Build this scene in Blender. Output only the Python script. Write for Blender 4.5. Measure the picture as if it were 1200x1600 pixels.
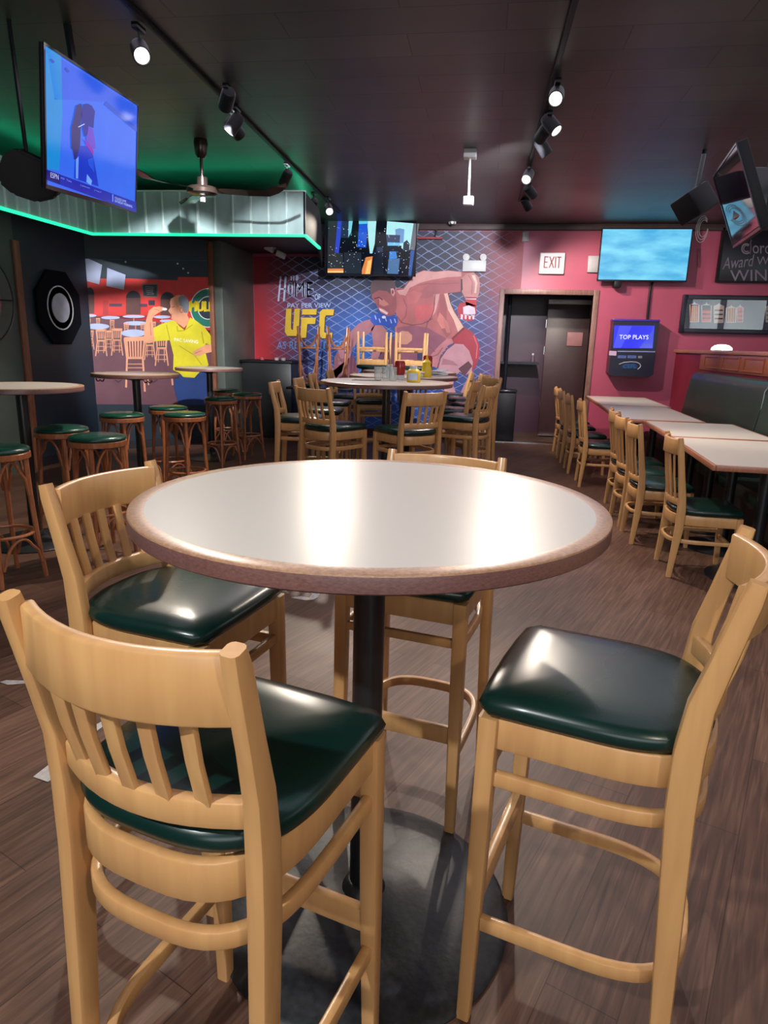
import bpy, bmesh, math, random
from mathutils import Vector, Matrix
from mathutils.geometry import tessellate_polygon
random.seed(7)
PI = math.pi
for o in list(bpy.data.objects): bpy.data.objects.remove(o)
SC = bpy.context.scene
COL = SC.collection

# ------------------------------------------------------------------ camera
FPX, EYE = 1054.0, 1.40
PITCH, YAW, ROLL = .2455, -.1417, .0255
def cam_axes():
    cy, sy = math.cos(YAW), math.sin(YAW)
    f = Vector((sy*math.cos(PITCH), cy*math.cos(PITCH), -math.sin(PITCH)))
    r = Vector((cy, -sy, 0)); u = r.cross(f)
    c, s = math.cos(ROLL), math.sin(ROLL)
    return c*r+s*u, -s*r+c*u, f
CR, CU, CF = cam_axes()
cd = bpy.data.cameras.new('camera'); cam = bpy.data.objects.new('camera', cd); COL.objects.link(cam)
cd.sensor_fit = 'VERTICAL'; cd.sensor_height = 36; cd.lens = FPX/1600*36; cd.clip_start = .02
m = Matrix((CR, CU, -CF)).transposed().to_4x4(); m.translation = Vector((0, 0, EYE)); cam.matrix_world = m
SC.camera = cam

# ------------------------------------------------------------------ light and exposure
w = bpy.data.worlds.new('world'); SC.world = w; w.use_nodes = True
w.node_tree.nodes['Background'].inputs[0].default_value = (.6, .62, .7, 1)
w.node_tree.nodes['Background'].inputs[1].default_value = .12
SC.view_settings.view_transform = 'Standard'; SC.view_settings.look = 'None'
SC.view_settings.exposure = 0.0; SC.view_settings.gamma = 1; SC.view_settings.use_curve_mapping = False
SPOT_W = 150.0         # strength of each lit track lamp
def area(name, loc, rot, sx, sy, power, color):
    l = bpy.data.lights.new(name, 'AREA'); l.shape = 'RECTANGLE'; l.size = sx; l.size_y = sy
    l.energy = power; l.color = color
    o = bpy.data.objects.new(name, l); o.location = loc; o.rotation_euler = rot; COL.objects.link(o); return o
area('window_daylight', (1.2, -3.9, 1.9), (math.radians(84), 0, 0), 5.0, 1.6, 60, (.93, .95, 1.0))  # soft fill added behind the camera, in place of daylight
area('room_bounce', (.4, 5.2, 3.02), (0, 0, 0), 5.0, 8.0, 100, (.92, .86, 1.0))  # overhead fill added to lift the whole room, no such fixture

# ------------------------------------------------------------------ pixel helpers (photo pixels -> real surfaces)
def ray(p): return CR*((p[0]-600)/FPX) + CU*(-(p[1]-800)/FPX) + CF
def atz(p, z):
    d = ray(p); return d*((z-EYE)/d.z) + Vector((0, 0, EYE))
def aty(p, y):
    d = ray(p); return d*(y/d.y) + Vector((0, 0, EYE))
def atx(p, x):
    d = ray(p); return d*(x/d.x) + Vector((0, 0, EYE))
def onplane(p, P, n):
    d = ray(p); e = Vector((0, 0, EYE)); return e + d*((P-e).dot(n)/d.dot(n))

# ------------------------------------------------------------------ materials
def srgb(r, g, b):
    f = lambda c: (c/255)/12.92 if c/255 <= .04045 else ((c/255+.055)/1.055)**2.4
    return (f(r), f(g), f(b))
MATS = {}
def nm(name):
    m = bpy.data.materials.new(name); m.use_nodes = True; nt = m.node_tree
    return m, nt, nt.nodes['Principled BSDF']
def N(nt, typ, **kw):
    n = nt.nodes.new(typ)
    for k, v in kw.items(): setattr(n, k, v)
    return n
def M(name, col, rough=.5, metal=0, var=.12, scale=8, bump=0, stretch=(1, 1, 1), spec=.5, coat=0, emit=0, rv=0):
    if name in MATS: return MATS[name]
    m, nt, b = nm(name); L = nt.links.new
    b.inputs['Metallic'].default_value = metal; b.inputs['Roughness'].default_value = rough
    b.inputs['Specular IOR Level'].default_value = spec
    if coat: b.inputs['Coat Weight'].default_value = coat; b.inputs['Coat Roughness'].default_value = .12
    tc = N(nt, 'ShaderNodeTexCoord'); mp = N(nt, 'ShaderNodeMapping'); mp.inputs['Scale'].default_value = stretch
    L(tc.outputs['Object'], mp.inputs[0])
    no = N(nt, 'ShaderNodeTexNoise'); no.inputs['Scale'].default_value = scale; no.inputs['Detail'].default_value = 5
    L(mp.outputs[0], no.inputs['Vector'])
    cr = N(nt, 'ShaderNodeValToRGB'); cr.color_ramp.elements[0].position = .3; cr.color_ramp.elements[1].position = .7
    cr.color_ramp.elements[0].color = tuple(max(0, c*(1-var)) for c in col)+(1,)
    cr.color_ramp.elements[1].color = tuple(min(1, c*(1+var)) for c in col)+(1,)
    L(no.outputs[0], cr.inputs[0])
    if not emit: L(cr.outputs[0], b.inputs['Base Color'])
    if bump:
        bp = N(nt, 'ShaderNodeBump'); bp.inputs['Strength'].default_value = bump; bp.inputs['Distance'].default_value = .01
        L(no.outputs[0], bp.inputs['Height']); L(bp.outputs[0], b.inputs['Normal'])
    if rv:
        mr = N(nt, 'ShaderNodeMapRange'); mr.inputs[3].default_value = rough-rv; mr.inputs[4].default_value = rough+rv
        L(no.outputs[0], mr.inputs[0]); L(mr.outputs[0], b.inputs['Roughness'])
    if emit:
        b.inputs['Base Color'].default_value = (col[0]*.05, col[1]*.05, col[2]*.05, 1)
        L(cr.outputs[0], b.inputs['Emission Color']); b.inputs['Emission Strength'].default_value = emit
    MATS[name] = m; return m
def paint(rgb, emit=0, rough=.55):
    key = 'paint_%d_%d_%d_%s' % (*rgb, emit)
    if emit: return M(key, srgb(*rgb), rough, var=.04, emit=emit, spec=.3) if rough != .12 else M(key+'g', srgb(*rgb), rough, var=.04, emit=emit)
    return M(key, srgb(*rgb), rough, var=.13, scale=5)
def wood(name, col, grain=(9, 9, 1.2), var=.22, rough=.33, coat=.25, dist=1.2):
    m, nt, b = nm(name); L = nt.links.new
    tc = N(nt, 'ShaderNodeTexCoord'); mp = N(nt, 'ShaderNodeMapping'); mp.inputs['Scale'].default_value = grain
    L(tc.outputs['Object'], mp.inputs[0])
    no = N(nt, 'ShaderNodeTexNoise'); no.inputs['Scale'].default_value = 6; no.inputs['Detail'].default_value = 8; no.inputs['Distortion'].default_value = dist
    L(mp.outputs[0], no.inputs['Vector'])
    n2 = N(nt, 'ShaderNodeTexNoise'); n2.inputs['Scale'].default_value = 2.2; L(tc.outputs['Object'], n2.inputs['Vector'])
    ad = N(nt, 'ShaderNodeMath', operation='ADD'); ad.inputs[1].default_value = 0
    mu = N(nt, 'ShaderNodeMath', operation='MULTIPLY_ADD'); mu.inputs[1].default_value = .6
    L(n2.outputs[0], mu.inputs[0]); L(no.outputs[0], mu.inputs[2])
    cr = N(nt, 'ShaderNodeValToRGB'); e = cr.color_ramp.elements
    e[0].position = .55; e[1].position = 1.05 if False else 1.0
    e[0].color = tuple(c*(1-var)*(.9 if i else 1) for i, c in enumerate(col))+(1,)
    e[1].color = tuple(min(1, c*(1+var)) for c in col)+(1,)
    L(mu.outputs[0], cr.inputs[0]); L(cr.outputs[0], b.inputs['Base Color'])
    bp = N(nt, 'ShaderNodeBump'); bp.inputs['Strength'].default_value = .06; bp.inputs['Distance'].default_value = .004
    L(no.outputs[0], bp.inputs['Height']); L(bp.outputs[0], b.inputs['Normal'])
    b.inputs['Roughness'].default_value = rough; b.inputs['Coat Weight'].default_value = coat; b.inputs['Coat Roughness'].default_value = .2
    MATS[name] = m; return m
MAPLE = wood('maple_wood', (.55, .305, .118), grain=(5, 5, .6), var=.10, dist=.4)
BENT = wood('bentwood', (.33, .115, .045), grain=(7, 7, 1.5), var=.3, rough=.3)
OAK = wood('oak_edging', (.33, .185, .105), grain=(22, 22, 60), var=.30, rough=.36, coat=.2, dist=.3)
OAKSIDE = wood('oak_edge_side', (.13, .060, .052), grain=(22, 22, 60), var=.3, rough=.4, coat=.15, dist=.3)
REDWOOD = wood('red_oak_edging', (.34, .13, .065), grain=(20, 4, 20), var=.3, rough=.4)
TRIMW = wood('trim_wood', (.22, .085, .045), grain=(9, 9, 1), var=.3, rough=.5, coat=0)
FRAMEW = wood('door_frame_wood', (.20, .10, .085), grain=(9, 9, 1), var=.35, rough=.45, coat=0)
GREYW = wood('pale_door_wood', (.30, .27, .24), grain=(9, 9, 1), var=.2)
PANELW = wood('panel_wood', (.26, .075, .035), grain=(2, 9, 9), var=.3, rough=.4)
VINYL = M('green_vinyl', (.003, .019, .015), .27, var=.25, scale=3, bump=.02, spec=.5, rv=.04)
VINYL2 = M('booth_vinyl', (.012, .030, .020), .38, var=.25, scale=4, bump=.1, rv=.06)
LAMIN = M('laminate_top', (.475, .44, .40), .30, var=.008, scale=90, spec=.10)
BLACKM = M('black_metal', (.012, .013, .016), .28, metal=.0, var=.2, spec=.7)
BASEM = M('cast_base', (.013, .014, .017), .40, var=.4, scale=60, bump=.08, spec=.5, rv=.06)
PLAST = M('black_plastic', (.007, .007, .009), .5, var=.2, spec=.25)
GLOSSB = M('gloss_black', (.012, .012, .02), .12, var=.1)
CHROME = M('chrome', (.6, .6, .62), .2, metal=1, var=.05)
WHITEP = M('white_plastic', (.62, .62, .62), .4, var=.04)
BRONZE = M('fan_bronze', (.05, .035, .028), .25, metal=.7, var=.2)

def floor_material():
    m, nt, b = nm('floor_planks'); L = nt.links.new
    tc = N(nt, 'ShaderNodeTexCoord'); mp = N(nt, 'ShaderNodeMapping'); mp.inputs['Rotation'].default_value = (0, 0, math.radians(-66))
    L(tc.outputs['Object'], mp.inputs[0])
    br = N(nt, 'ShaderNodeTexBrick'); br.offset = .37; br.squash = 1
    br.inputs['Color1'].default_value = (.0, .0, .0, 1); br.inputs['Color2'].default_value = (1, 1, 1, 1); br.inputs['Mortar'].default_value = (.3, .3, .3, 1)
    br.inputs['Scale'].default_value = 1; br.inputs['Mortar Size'].default_value = .0015
    br.inputs['Brick Width'].default_value = 1.25; br.inputs['Row Height'].default_value = .16
    L(mp.outputs[0], br.inputs['Vector'])
    m2 = N(nt, 'ShaderNodeMapping'); m2.inputs['Scale'].default_value = (1.2, 22, 1); L(mp.outputs[0], m2.inputs[0])
    no = N(nt, 'ShaderNodeTexNoise'); no.inputs['Scale'].default_value = 3.2; no.inputs['Detail'].default_value = 9; no.inputs['Distortion'].default_value = .7
    L(m2.outputs[0], no.inputs['Vector'])
    n2 = N(nt, 'ShaderNodeTexNoise'); n2.inputs['Scale'].default_value = 1.6; n2.inputs['Detail'].default_value = 6; L(tc.outputs['Object'], n2.inputs['Vector'])
    a = N(nt, 'ShaderNodeMath', operation='MULTIPLY_ADD'); a.inputs[1].default_value = .2
    L(br.outputs['Color'], a.inputs[0]); L(no.outputs[0], a.inputs[2])
    a2 = N(nt, 'ShaderNodeMath', operation='MULTIPLY_ADD'); a2.inputs[1].default_value = .35; L(n2.outputs[0], a2.inputs[0]); L(a.outputs[0], a2.inputs[2])
    cr = N(nt, 'ShaderNodeValToRGB'); e = cr.color_ramp.elements; e[0].position = .42; e[1].position = 1.0
    e[0].color = (.040, .020, .014, 1); e[1].color = (.160, .084, .056, 1)
    x = cr.color_ramp.elements.new(.72); x.color = (.092, .045, .030, 1)
    L(a2.outputs[0], cr.inputs[0])
    mx = N(nt, 'ShaderNodeMixRGB'); mx.blend_type = 'MULTIPLY'; L(br.outputs['Fac'], mx.inputs[0]); mx.inputs[2].default_value = (.45, .42, .42, 1)
    L(cr.outputs[0], mx.inputs[1]); L(mx.outputs[0], b.inputs['Base Color'])
    mr = N(nt, 'ShaderNodeMapRange'); mr.inputs[3].default_value = .32; mr.inputs[4].default_value = .58; L(n2.outputs[0], mr.inputs[0]); L(mr.outputs[0], b.inputs['Roughness'])
    b.inputs['Specular IOR Level'].default_value = .3
    bp = N(nt, 'ShaderNodeBump'); bp.inputs['Strength'].default_value = .12; bp.inputs['Distance'].default_value = .004; L(a.outputs[0], bp.inputs['Height']); L(bp.outputs[0], b.inputs['Normal'])
    return m
def ceiling_material():
    m, nt, b = nm('ceiling_boards'); L = nt.links.new
    tc = N(nt, 'ShaderNodeTexCoord')
    br = N(nt, 'ShaderNodeTexBrick'); br.offset = .45
    br.inputs['Color1'].default_value = (.058, .053, .052, 1); br.inputs['Color2'].default_value = (.078, .072, .070, 1); br.inputs['Mortar'].default_value = (.008, .008, .008, 1)
    br.inputs['Scale'].default_value = 1; br.inputs['Mortar Size'].default_value = .003; br.inputs['Brick Width'].default_value = 1.2; br.inputs['Row Height'].default_value = .3
    L(tc.outputs['Object'], br.inputs['Vector'])
    no = N(nt, 'ShaderNodeTexNoise'); no.inputs['Scale'].default_value = 1.5; no.inputs['Detail'].default_value = 8; L(tc.outputs['Object'], no.inputs['Vector'])
    mx = N(nt, 'ShaderNodeMixRGB'); mx.blend_type = 'MULTIPLY'; mx.inputs[0].default_value = .6
    L(br.outputs[0], mx.inputs[1]); cr = N(nt, 'ShaderNodeValToRGB'); cr.color_ramp.elements[0].position = .3; cr.color_ramp.elements[0].color = (.5, .5, .5, 1); cr.color_ramp.elements[1].position = .7; cr.color_ramp.elements[1].color = (1.35, 1.3, 1.3, 1)
    L(no.outputs[0], cr.inputs[0]); L(cr.outputs[0], mx.inputs[2]); L(mx.outputs[0], b.inputs['Base Color'])
    b.inputs['Roughness'].default_value = .42
    bp = N(nt, 'ShaderNodeBump'); bp.inputs['Strength'].default_value = .25; bp.inputs['Distance'].default_value = .01; L(br.outputs[0], bp.inputs['Height']); L(bp.outputs[0], b.inputs['Normal'])
    return m
def fence_material():
    # painted background of the big mural: red end, blue middle, purple end, and a painted wire mesh over it
    m, nt, b = nm('mural_background'); L = nt.links.new
    tc = N(nt, 'ShaderNodeTexCoord'); sp = N(nt, 'ShaderNodeSeparateXYZ')
    no = N(nt, 'ShaderNodeTexNoise'); no.inputs['Scale'].default_value = 1.6; no.inputs['Detail'].default_value = 4; L(tc.outputs['Object'], no.inputs['Vector'])
    L(tc.outputs['Object'], sp.inputs[0])
    def mth(op, a, c, d=None):
        n = N(nt, 'ShaderNodeMath', operation=op)
        for i, v in enumerate([a, c] + ([d] if d is not None else [])):
            if isinstance(v, (int, float)): n.inputs[i].default_value = v
            else: L(v, n.inputs[i])
        return n.outputs[0]
    xn = mth('MULTIPLY_ADD', no.outputs[0], .5, mth('ADD', sp.outputs[0], -.25))
    mr = N(nt, 'ShaderNodeMapRange'); mr.inputs[1].default_value = -3.6; mr.inputs[2].default_value = 1.0; L(xn, mr.inputs[0])
    def ramp(stops):
        cr = N(nt, 'ShaderNodeValToRGB'); el = cr.color_ramp.elements
        while len(el) < len(stops): el.new(.5)
        for e, (p, c) in zip(el, stops): e.position = p; e.color = (*srgb(*c), 1)
        L(mr.outputs[0], cr.inputs[0]); return cr.outputs[0]
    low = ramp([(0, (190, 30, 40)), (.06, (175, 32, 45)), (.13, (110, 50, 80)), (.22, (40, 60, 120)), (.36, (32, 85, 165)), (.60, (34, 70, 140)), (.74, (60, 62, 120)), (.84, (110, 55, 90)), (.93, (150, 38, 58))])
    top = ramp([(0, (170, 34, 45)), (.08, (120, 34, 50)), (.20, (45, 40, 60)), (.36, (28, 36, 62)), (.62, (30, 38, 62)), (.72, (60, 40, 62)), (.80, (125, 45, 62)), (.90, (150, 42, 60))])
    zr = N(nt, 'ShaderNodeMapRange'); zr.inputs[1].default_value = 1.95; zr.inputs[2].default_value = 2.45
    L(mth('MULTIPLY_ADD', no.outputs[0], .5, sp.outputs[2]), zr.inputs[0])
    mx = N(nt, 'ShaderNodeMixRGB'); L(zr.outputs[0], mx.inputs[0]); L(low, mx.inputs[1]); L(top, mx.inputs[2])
    n3 = N(nt, 'ShaderNodeTexNoise'); n3.inputs['Scale'].default_value = 6; L(tc.outputs['Object'], n3.inputs['Vector'])
    wob = mth('MULTIPLY_ADD', n3.outputs[0], .34, -.17)
    xs = mth('MULTIPLY', sp.outputs[0], 1/.225); zs = mth('MULTIPLY', sp.outputs[2], 1/.128)
    fac = None
    for op in ('ADD', 'SUBTRACT'):
        u = mth('ADD', mth(op, xs, zs), wob); f = mth('FRACT', mth('ADD', u, 50), 0)
        d = mth('ABSOLUTE', mth('SUBTRACT', f, .5), 0); ln = mth('GREATER_THAN', d, .452)
        fac = ln if fac is None else mth('MAXIMUM', fac, ln)
    xm = N(nt, 'ShaderNodeMapRange'); xm.inputs[1].default_value = -3.35; xm.inputs[2].default_value = -2.9; L(sp.outputs[0], xm.inputs[0])
    xm2 = N(nt, 'ShaderNodeMapRange'); xm2.inputs[1].default_value = .35; xm2.inputs[2].default_value = -.15; L(sp.outputs[0], xm2.inputs[0])
    n4 = N(nt, 'ShaderNodeMapRange'); n4.inputs[1].default_value = .3; n4.inputs[2].default_value = .6; n4.inputs[3].default_value = .35; n4.inputs[4].default_value = .85; L(n3.outputs[0], n4.inputs[0])
    fac = mth('MULTIPLY', mth('MULTIPLY', fac, xm.outputs[0]), mth('MULTIPLY', xm2.outputs[0], n4.outputs[0]))
    m3 = N(nt, 'ShaderNodeMixRGB'); L(fac, m3.inputs[0]); L(mx.outputs[0], m3.inputs[1]); m3.inputs[2].default_value = (*srgb(135, 150, 195), 1)
    L(m3.outputs[0], b.inputs['Base Color']); b.inputs['Roughness'].default_value = .5
    return m
WALLRED = M('red_wall_paint', srgb(170, 74, 102), .42, var=.14, scale=1.4, bump=.05)
WALLDARK = M('navy_wall_paint', srgb(32, 44, 54), .5, var=.12, scale=2)
WALLGREEN = M('grey_green_wall_paint', srgb(72, 82, 76), .5, var=.16, scale=1.8)
PILLAR = M('pillar_paint', srgb(92, 100, 92), .45, var=.2, scale=2.6)
BLACKWALL = M('black_paint', (.012, .012, .015), .55, var=.2)
MAROON = M('maroon_paint', srgb(62, 30, 50), .4, var=.15, scale=2)

# ------------------------------------------------------------------ mesh helpers
def obj(name, bm, mats, parent=None, angle=33, smooth=True):
    me = bpy.data.meshes.new(name)
    bmesh.ops.recalc_face_normals(bm, faces=bm.faces[:]) if bm.faces else None
    bm.to_mesh(me); bm.free()
    for mt in (mats if isinstance(mats, (list, tuple)) else [mats]): me.materials.append(mt)
    if smooth:
        me.polygons.foreach_set('use_smooth', [True]*len(me.polygons)); me.set_sharp_from_angle(angle=math.radians(angle))
    o = bpy.data.objects.new(name, me); COL.objects.link(o)
    if parent: o.parent = parent
    return o
def tag(o, label=None, cat=None, group=None, kind=None):
    if label: o['label'] = label
    if cat: o['category'] = cat
    if group: o['group'] = group
    if kind: o['kind'] = kind
    return o
def thing(name, label, cat, loc=(0, 0, 0), rz=0, group=None, rot=None):
    o = bpy.data.objects.new(name, None); COL.objects.link(o); o.empty_display_size = .1
    o.location = loc; o.rotation_euler = rot if rot else (0, 0, rz)
    return tag(o, label, cat, group)
def struct(name, bm, mt, **k):
    o = obj(name, bm, mt, **k); o['kind'] = 'structure'; return o
def kids(o): return [c for c in bpy.data.objects if c.parent == o]
def dup(root, loc, rz, label, group=None, rot=None):
    r = root.copy(); COL.objects.link(r); r.location = loc; r.rotation_euler = rot if rot else (0, 0, rz); r['label'] = label
    if group: r['group'] = group
    for ch in KIDS[root.name]:
        c = ch.copy(); COL.objects.link(c); c.parent = r
        for g in KIDS.get(ch.name, []):
            d = g.copy(); COL.objects.link(d); d.parent = c
    return r
KIDS = {}
def remember(root):
    KIDS[root.name] = kids(root)
    for c in KIDS[root.name]: KIDS[c.name] = kids(c)
def box(bm, lo, hi, bev=0, mi=0, M4=None):
    v = [Vector((x, y, z)) for x in (lo[0], hi[0]) for y in (lo[1], hi[1]) for z in (lo[2], hi[2])]
    if M4: v = [M4 @ p for p in v]
    vs = [bm.verts.new(p) for p in v]
    fs = [bm.faces.new([vs[i] for i in q]) for q in ((0, 1, 3, 2), (4, 6, 7, 5), (0, 4, 5, 1), (2, 3, 7, 6), (0, 2, 6, 4), (1, 5, 7, 3))]
    for f in fs: f.material_index = mi
    if bev:
        es = list({e for f in fs for e in f.edges})
        r = bmesh.ops.bevel(bm, geom=es, offset=bev, segments=2, affect='EDGES', profile=.5)
        for f in r['faces']: f.material_index = mi
def BX(lo, hi, bev=0): bm = bmesh.new(); box(bm, lo, hi, bev); return bm
def lathe(bm, prof, n=48, c=(0, 0, 0), mi=0, M4=None):
    rings = []
    for r, z in prof:
        ring = []
        for i in range(n):
            a = 2*PI*i/n; p = Vector((c[0]+r*math.cos(a), c[1]+r*math.sin(a), c[2]+z))
            ring.append(bm.verts.new(M4 @ p if M4 else p))
        rings.append(ring)
    for a, b in zip(rings, rings[1:]):
        for i in range(n):
            f = bm.faces.new((a[i], a[(i+1) % n], b[(i+1) % n], b[i])); f.material_index = mi
    for ring, (r, z) in ((rings[0], prof[0]), (rings[-1], prof[-1])):
        if r > 1e-4: f = bm.faces.new(ring); f.material_index = mi
def tube(bm, pts, r, n=10, closed=False, mi=0):
    pts = [Vector(p) for p in pts]; k = len(pts); rings = []; up = None
    for i, p in enumerate(pts):
        a = pts[(i-1) % k] if (closed or i) else p; b = pts[(i+1) % k] if (closed or i < k-1) else p
        t = (b-a).normalized()
        if up is None: up = t.orthogonal().normalized()
        up = (up - t*up.dot(t)).normalized(); s = t.cross(up)
        rr = r[i] if isinstance(r, (list, tuple)) else r
        rings.append([bm.verts.new(p + up*rr*math.cos(2*PI*j/n) + s*rr*math.sin(2*PI*j/n)) for j in range(n)])
    for i in range(k if closed else k-1):
        A, B = rings[i], rings[(i+1) % k]
        for j in range(n): f = bm.faces.new((A[j], A[(j+1) % n], B[(j+1) % n], B[j])); f.material_index = mi
    if not closed:
        for R_ in (rings[0], rings[-1]): f = bm.faces.new(R_); f.material_index = mi
def sweep(bm, pts, w, h, up=(0, 0, 1), ch=.004, mi=0):
    """rectangular section with chamfered corners; w across, h along up"""
    pts = [Vector(p) for p in pts]; U = Vector(up); rings = []; k = len(pts)
    for i, p in enumerate(pts):
        t = ((pts[i+1] if i < k-1 else p) - (pts[i-1] if i else p)).normalized()
        s = t.cross(U).normalized(); u = s.cross(t).normalized()
        ww = (w[i] if isinstance(w, (list, tuple)) else w)/2; hh = (h[i] if isinstance(h, (list, tuple)) else h)/2
        c = min(ch, ww*.6, hh*.6); q = c*.35
        sec = [(ww-c, -hh), (ww-q, -hh+q), (ww, -hh+c), (ww, hh-c), (ww-q, hh-q), (ww-c, hh), (-ww+c, hh), (-ww+q, hh-q), (-ww, hh-c), (-ww, -hh+c), (-ww+q, -hh+q), (-ww+c, -hh)]
        rings.append([bm.verts.new(p + s*a + u*b) for a, b in sec])
    n = 12
    for A, B in zip(rings, rings[1:]):
        for j in range(n): f = bm.faces.new((A[j], A[(j+1) % n], B[(j+1) % n], B[j])); f.material_index = mi
    for R_ in (rings[0], rings[-1]): f = bm.faces.new(R_); f.material_index = mi
def TB(*a, **k): bm = bmesh.new(); tube(bm, *a, **k); return bm
def SW(*a, **k): bm = bmesh.new(); sweep(bm, *a, **k); return bm
def LT(*a, **k): bm = bmesh.new(); lathe(bm, *a, **k); return bm
def extr(bm, poly, d, mi=0):
    """flat polygon (3D points) extruded by vector d"""
    a = [bm.verts.new(Vector(p)) for p in poly]; b = [bm.verts.new(Vector(p)+Vector(d)) for p in poly]; n = len(a)
    for f in [bm.faces.new(a), bm.faces.new(b)] + [bm.faces.new((a[i], a[(i+1) % n], b[(i+1) % n], b[i])) for i in range(n)]: f.material_index = mi
_txt = {}
def text_geo(s):
    if s in _txt: return _txt[s]
    cu = bpy.data.curves.new('lettering', 'FONT'); cu.body = s; cu.resolution_u = 3; cu.fill_mode = 'FRONT'
    o = bpy.data.objects.new('lettering', cu); COL.objects.link(o)
    me = bpy.data.meshes.new_from_object(o.evaluated_get(bpy.context.evaluated_depsgraph_get()))
    vs = [v.co.copy() for v in me.vertices]; fs = [tuple(p.vertices) for p in me.polygons]
    bpy.data.objects.remove(o); bpy.data.meshes.remove(me); bpy.data.curves.remove(cu)
    x0 = min(v.x for v in vs); x1 = max(v.x for v in vs); y0 = min(v.y for v in vs); y1 = max(v.y for v in vs)
    _txt[s] = ([((v.x-x0)/(x1-x0), (v.y-y0)/(y1-y0)) for v in vs], fs); return _txt[s]
class Flat:
    """artwork that lies on one real flat surface: shapes are thin layers of paint on that surface"""
    def __init__(s, P, n, mapf=None):
        s.P, s.n = Vector(P), Vector(n).normalized(); s.mats = []; s.bm = bmesh.new(); s.mapf = mapf or (lambda p: p)
    def mi(s, mt):
        if mt not in s.mats: s.mats.append(mt)
        return s.mats.index(mt)
    def at(s, p, lay): return onplane(s.mapf(p), s.P, s.n) + s.n*(.0012*(lay+1))
    def raw(s, pts3, mt):
        vs = [s.bm.verts.new(p) for p in pts3]; i = s.mi(mt)
        for t in tessellate_polygon([pts3]):
            try: s.bm.faces.new([vs[k] for k in t]).material_index = i
            except ValueError: pass
    def poly(s, pts, mt, lay=0): s.raw([s.at(p, lay) for p in pts], mt)
    def rect(s, x0, y0, x1, y1, mt, lay=0): s.poly([(x0, y0), (x1, y0), (x1, y1), (x0, y1)], mt, lay)
    def ell(s, cx, cy, rx, ry, mt, lay=0, n=28, a0=0, a1=360, xmax=1e9):
        s.poly([(min(xmax, cx+rx*math.cos(math.radians(a0+(a1-a0)*i/n))), cy-ry*math.sin(math.radians(a0+(a1-a0)*i/n))) for i in range(n if a1-a0 == 360 else n+1)], mt, lay)
    def line(s, pts, wd, mt, lay=0):
        for (x0, y0), (x1, y1) in zip(pts, pts[1:]):
            L_ = math.hypot(x1-x0, y1-y0) or 1; nx, ny = -(y1-y0)/L_*wd/2, (x1-x0)/L_*wd/2
            s.poly([(x0+nx, y0+ny), (x1+nx, y1+ny), (x1-nx, y1-ny), (x0-nx, y0-ny)], mt, lay)
    def text(s, t, TL, TR, BL, mt, lay=0, clip=None):
        vs, fs = text_geo(t); i = s.mi(mt); TL, TR, BL = Vector(TL), Vector(TR), Vector(BL)
        P = [BL + (TR-TL)*u + (TL-BL)*v for u, v in vs]
        if clip: P = [Vector((min(p.x, clip), p.y)) for p in P]
        b = [s.bm.verts.new(s.at(p, lay)) for p in P]
        for f in fs:
            if clip and all(P[k].x >= clip for k in f): continue
            try: s.bm.faces.new([b[k] for k in f]).material_index = i
            except ValueError: pass
    def make(s, name, parent=None):
        me = bpy.data.meshes.new(name); s.bm.to_mesh(me); s.bm.free()
        for mt in s.mats: me.materials.append(mt)
        o = bpy.data.objects.new(name, me); COL.objects.link(o)
        if parent: o.parent = parent; o.matrix_parent_inverse = parent.matrix_world.inverted()
        return o

# ------------------------------------------------------------------ the room
CEIL = 3.05; YB = 10.25; XL = -4.72; XR = 4.6; YF = -4.0
struct('floor', BX((XL-.3, YF, -.1), (XR, YB+2.2, 0)), floor_material())
struct('ceiling', BX((XL-.3, YF, CEIL), (XR, YB+2.2, CEIL+.1)), ceiling_material())
TRIM_Y = 6.53
bm = bmesh.new(); box(bm, (XL-.12, YF, 0), (XL, TRIM_Y, CEIL)); struct('wall_left', bm, WALLGREEN)
# darts corner: navy side wall, angled wall with a painting, grey-green pillar
MA, MB_ = Vector((XL, 7.78, 0)), Vector((-3.64, 9.0, 0))
bm = bmesh.new(); box(bm, (XL-.12, TRIM_Y, 0), (XL, 7.8, CEIL)); struct('wall_left_navy', bm, WALLDARK)
md = (MB_-MA).normalized(); mn = Vector((md.y, -md.x, 0))
bm = bmesh.new(); extr(bm, [MA, MB_, MB_-mn*.1, MA-mn*.1], (0, 0, CEIL)); struct('wall_corner', bm, WALLDARK)
struct('wall_pillar', BX((-3.64, 9.0, 0), (-3.53, YB, CEIL), .004), PILLAR)
struct('trim_1', BX((XL, TRIM_Y-.045, 0), (XL+.03, TRIM_Y+.045, 2.30), .006), TRIMW)
struct('trim_2', BX((-3.70, 8.93, 0), (-3.635, 8.999, 2.62), .006), TRIMW)
bm = bmesh.new()
extr(bm, [MA+mn*.001, MB_+mn*.001, MB_+mn*.02, MA+mn*.02], (0, 0, .1)); box(bm, (XL, TRIM_Y+.05, 0), (XL+.018, 7.78, .1)); struct('baseboard_left', bm, BLACKWALL)
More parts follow.
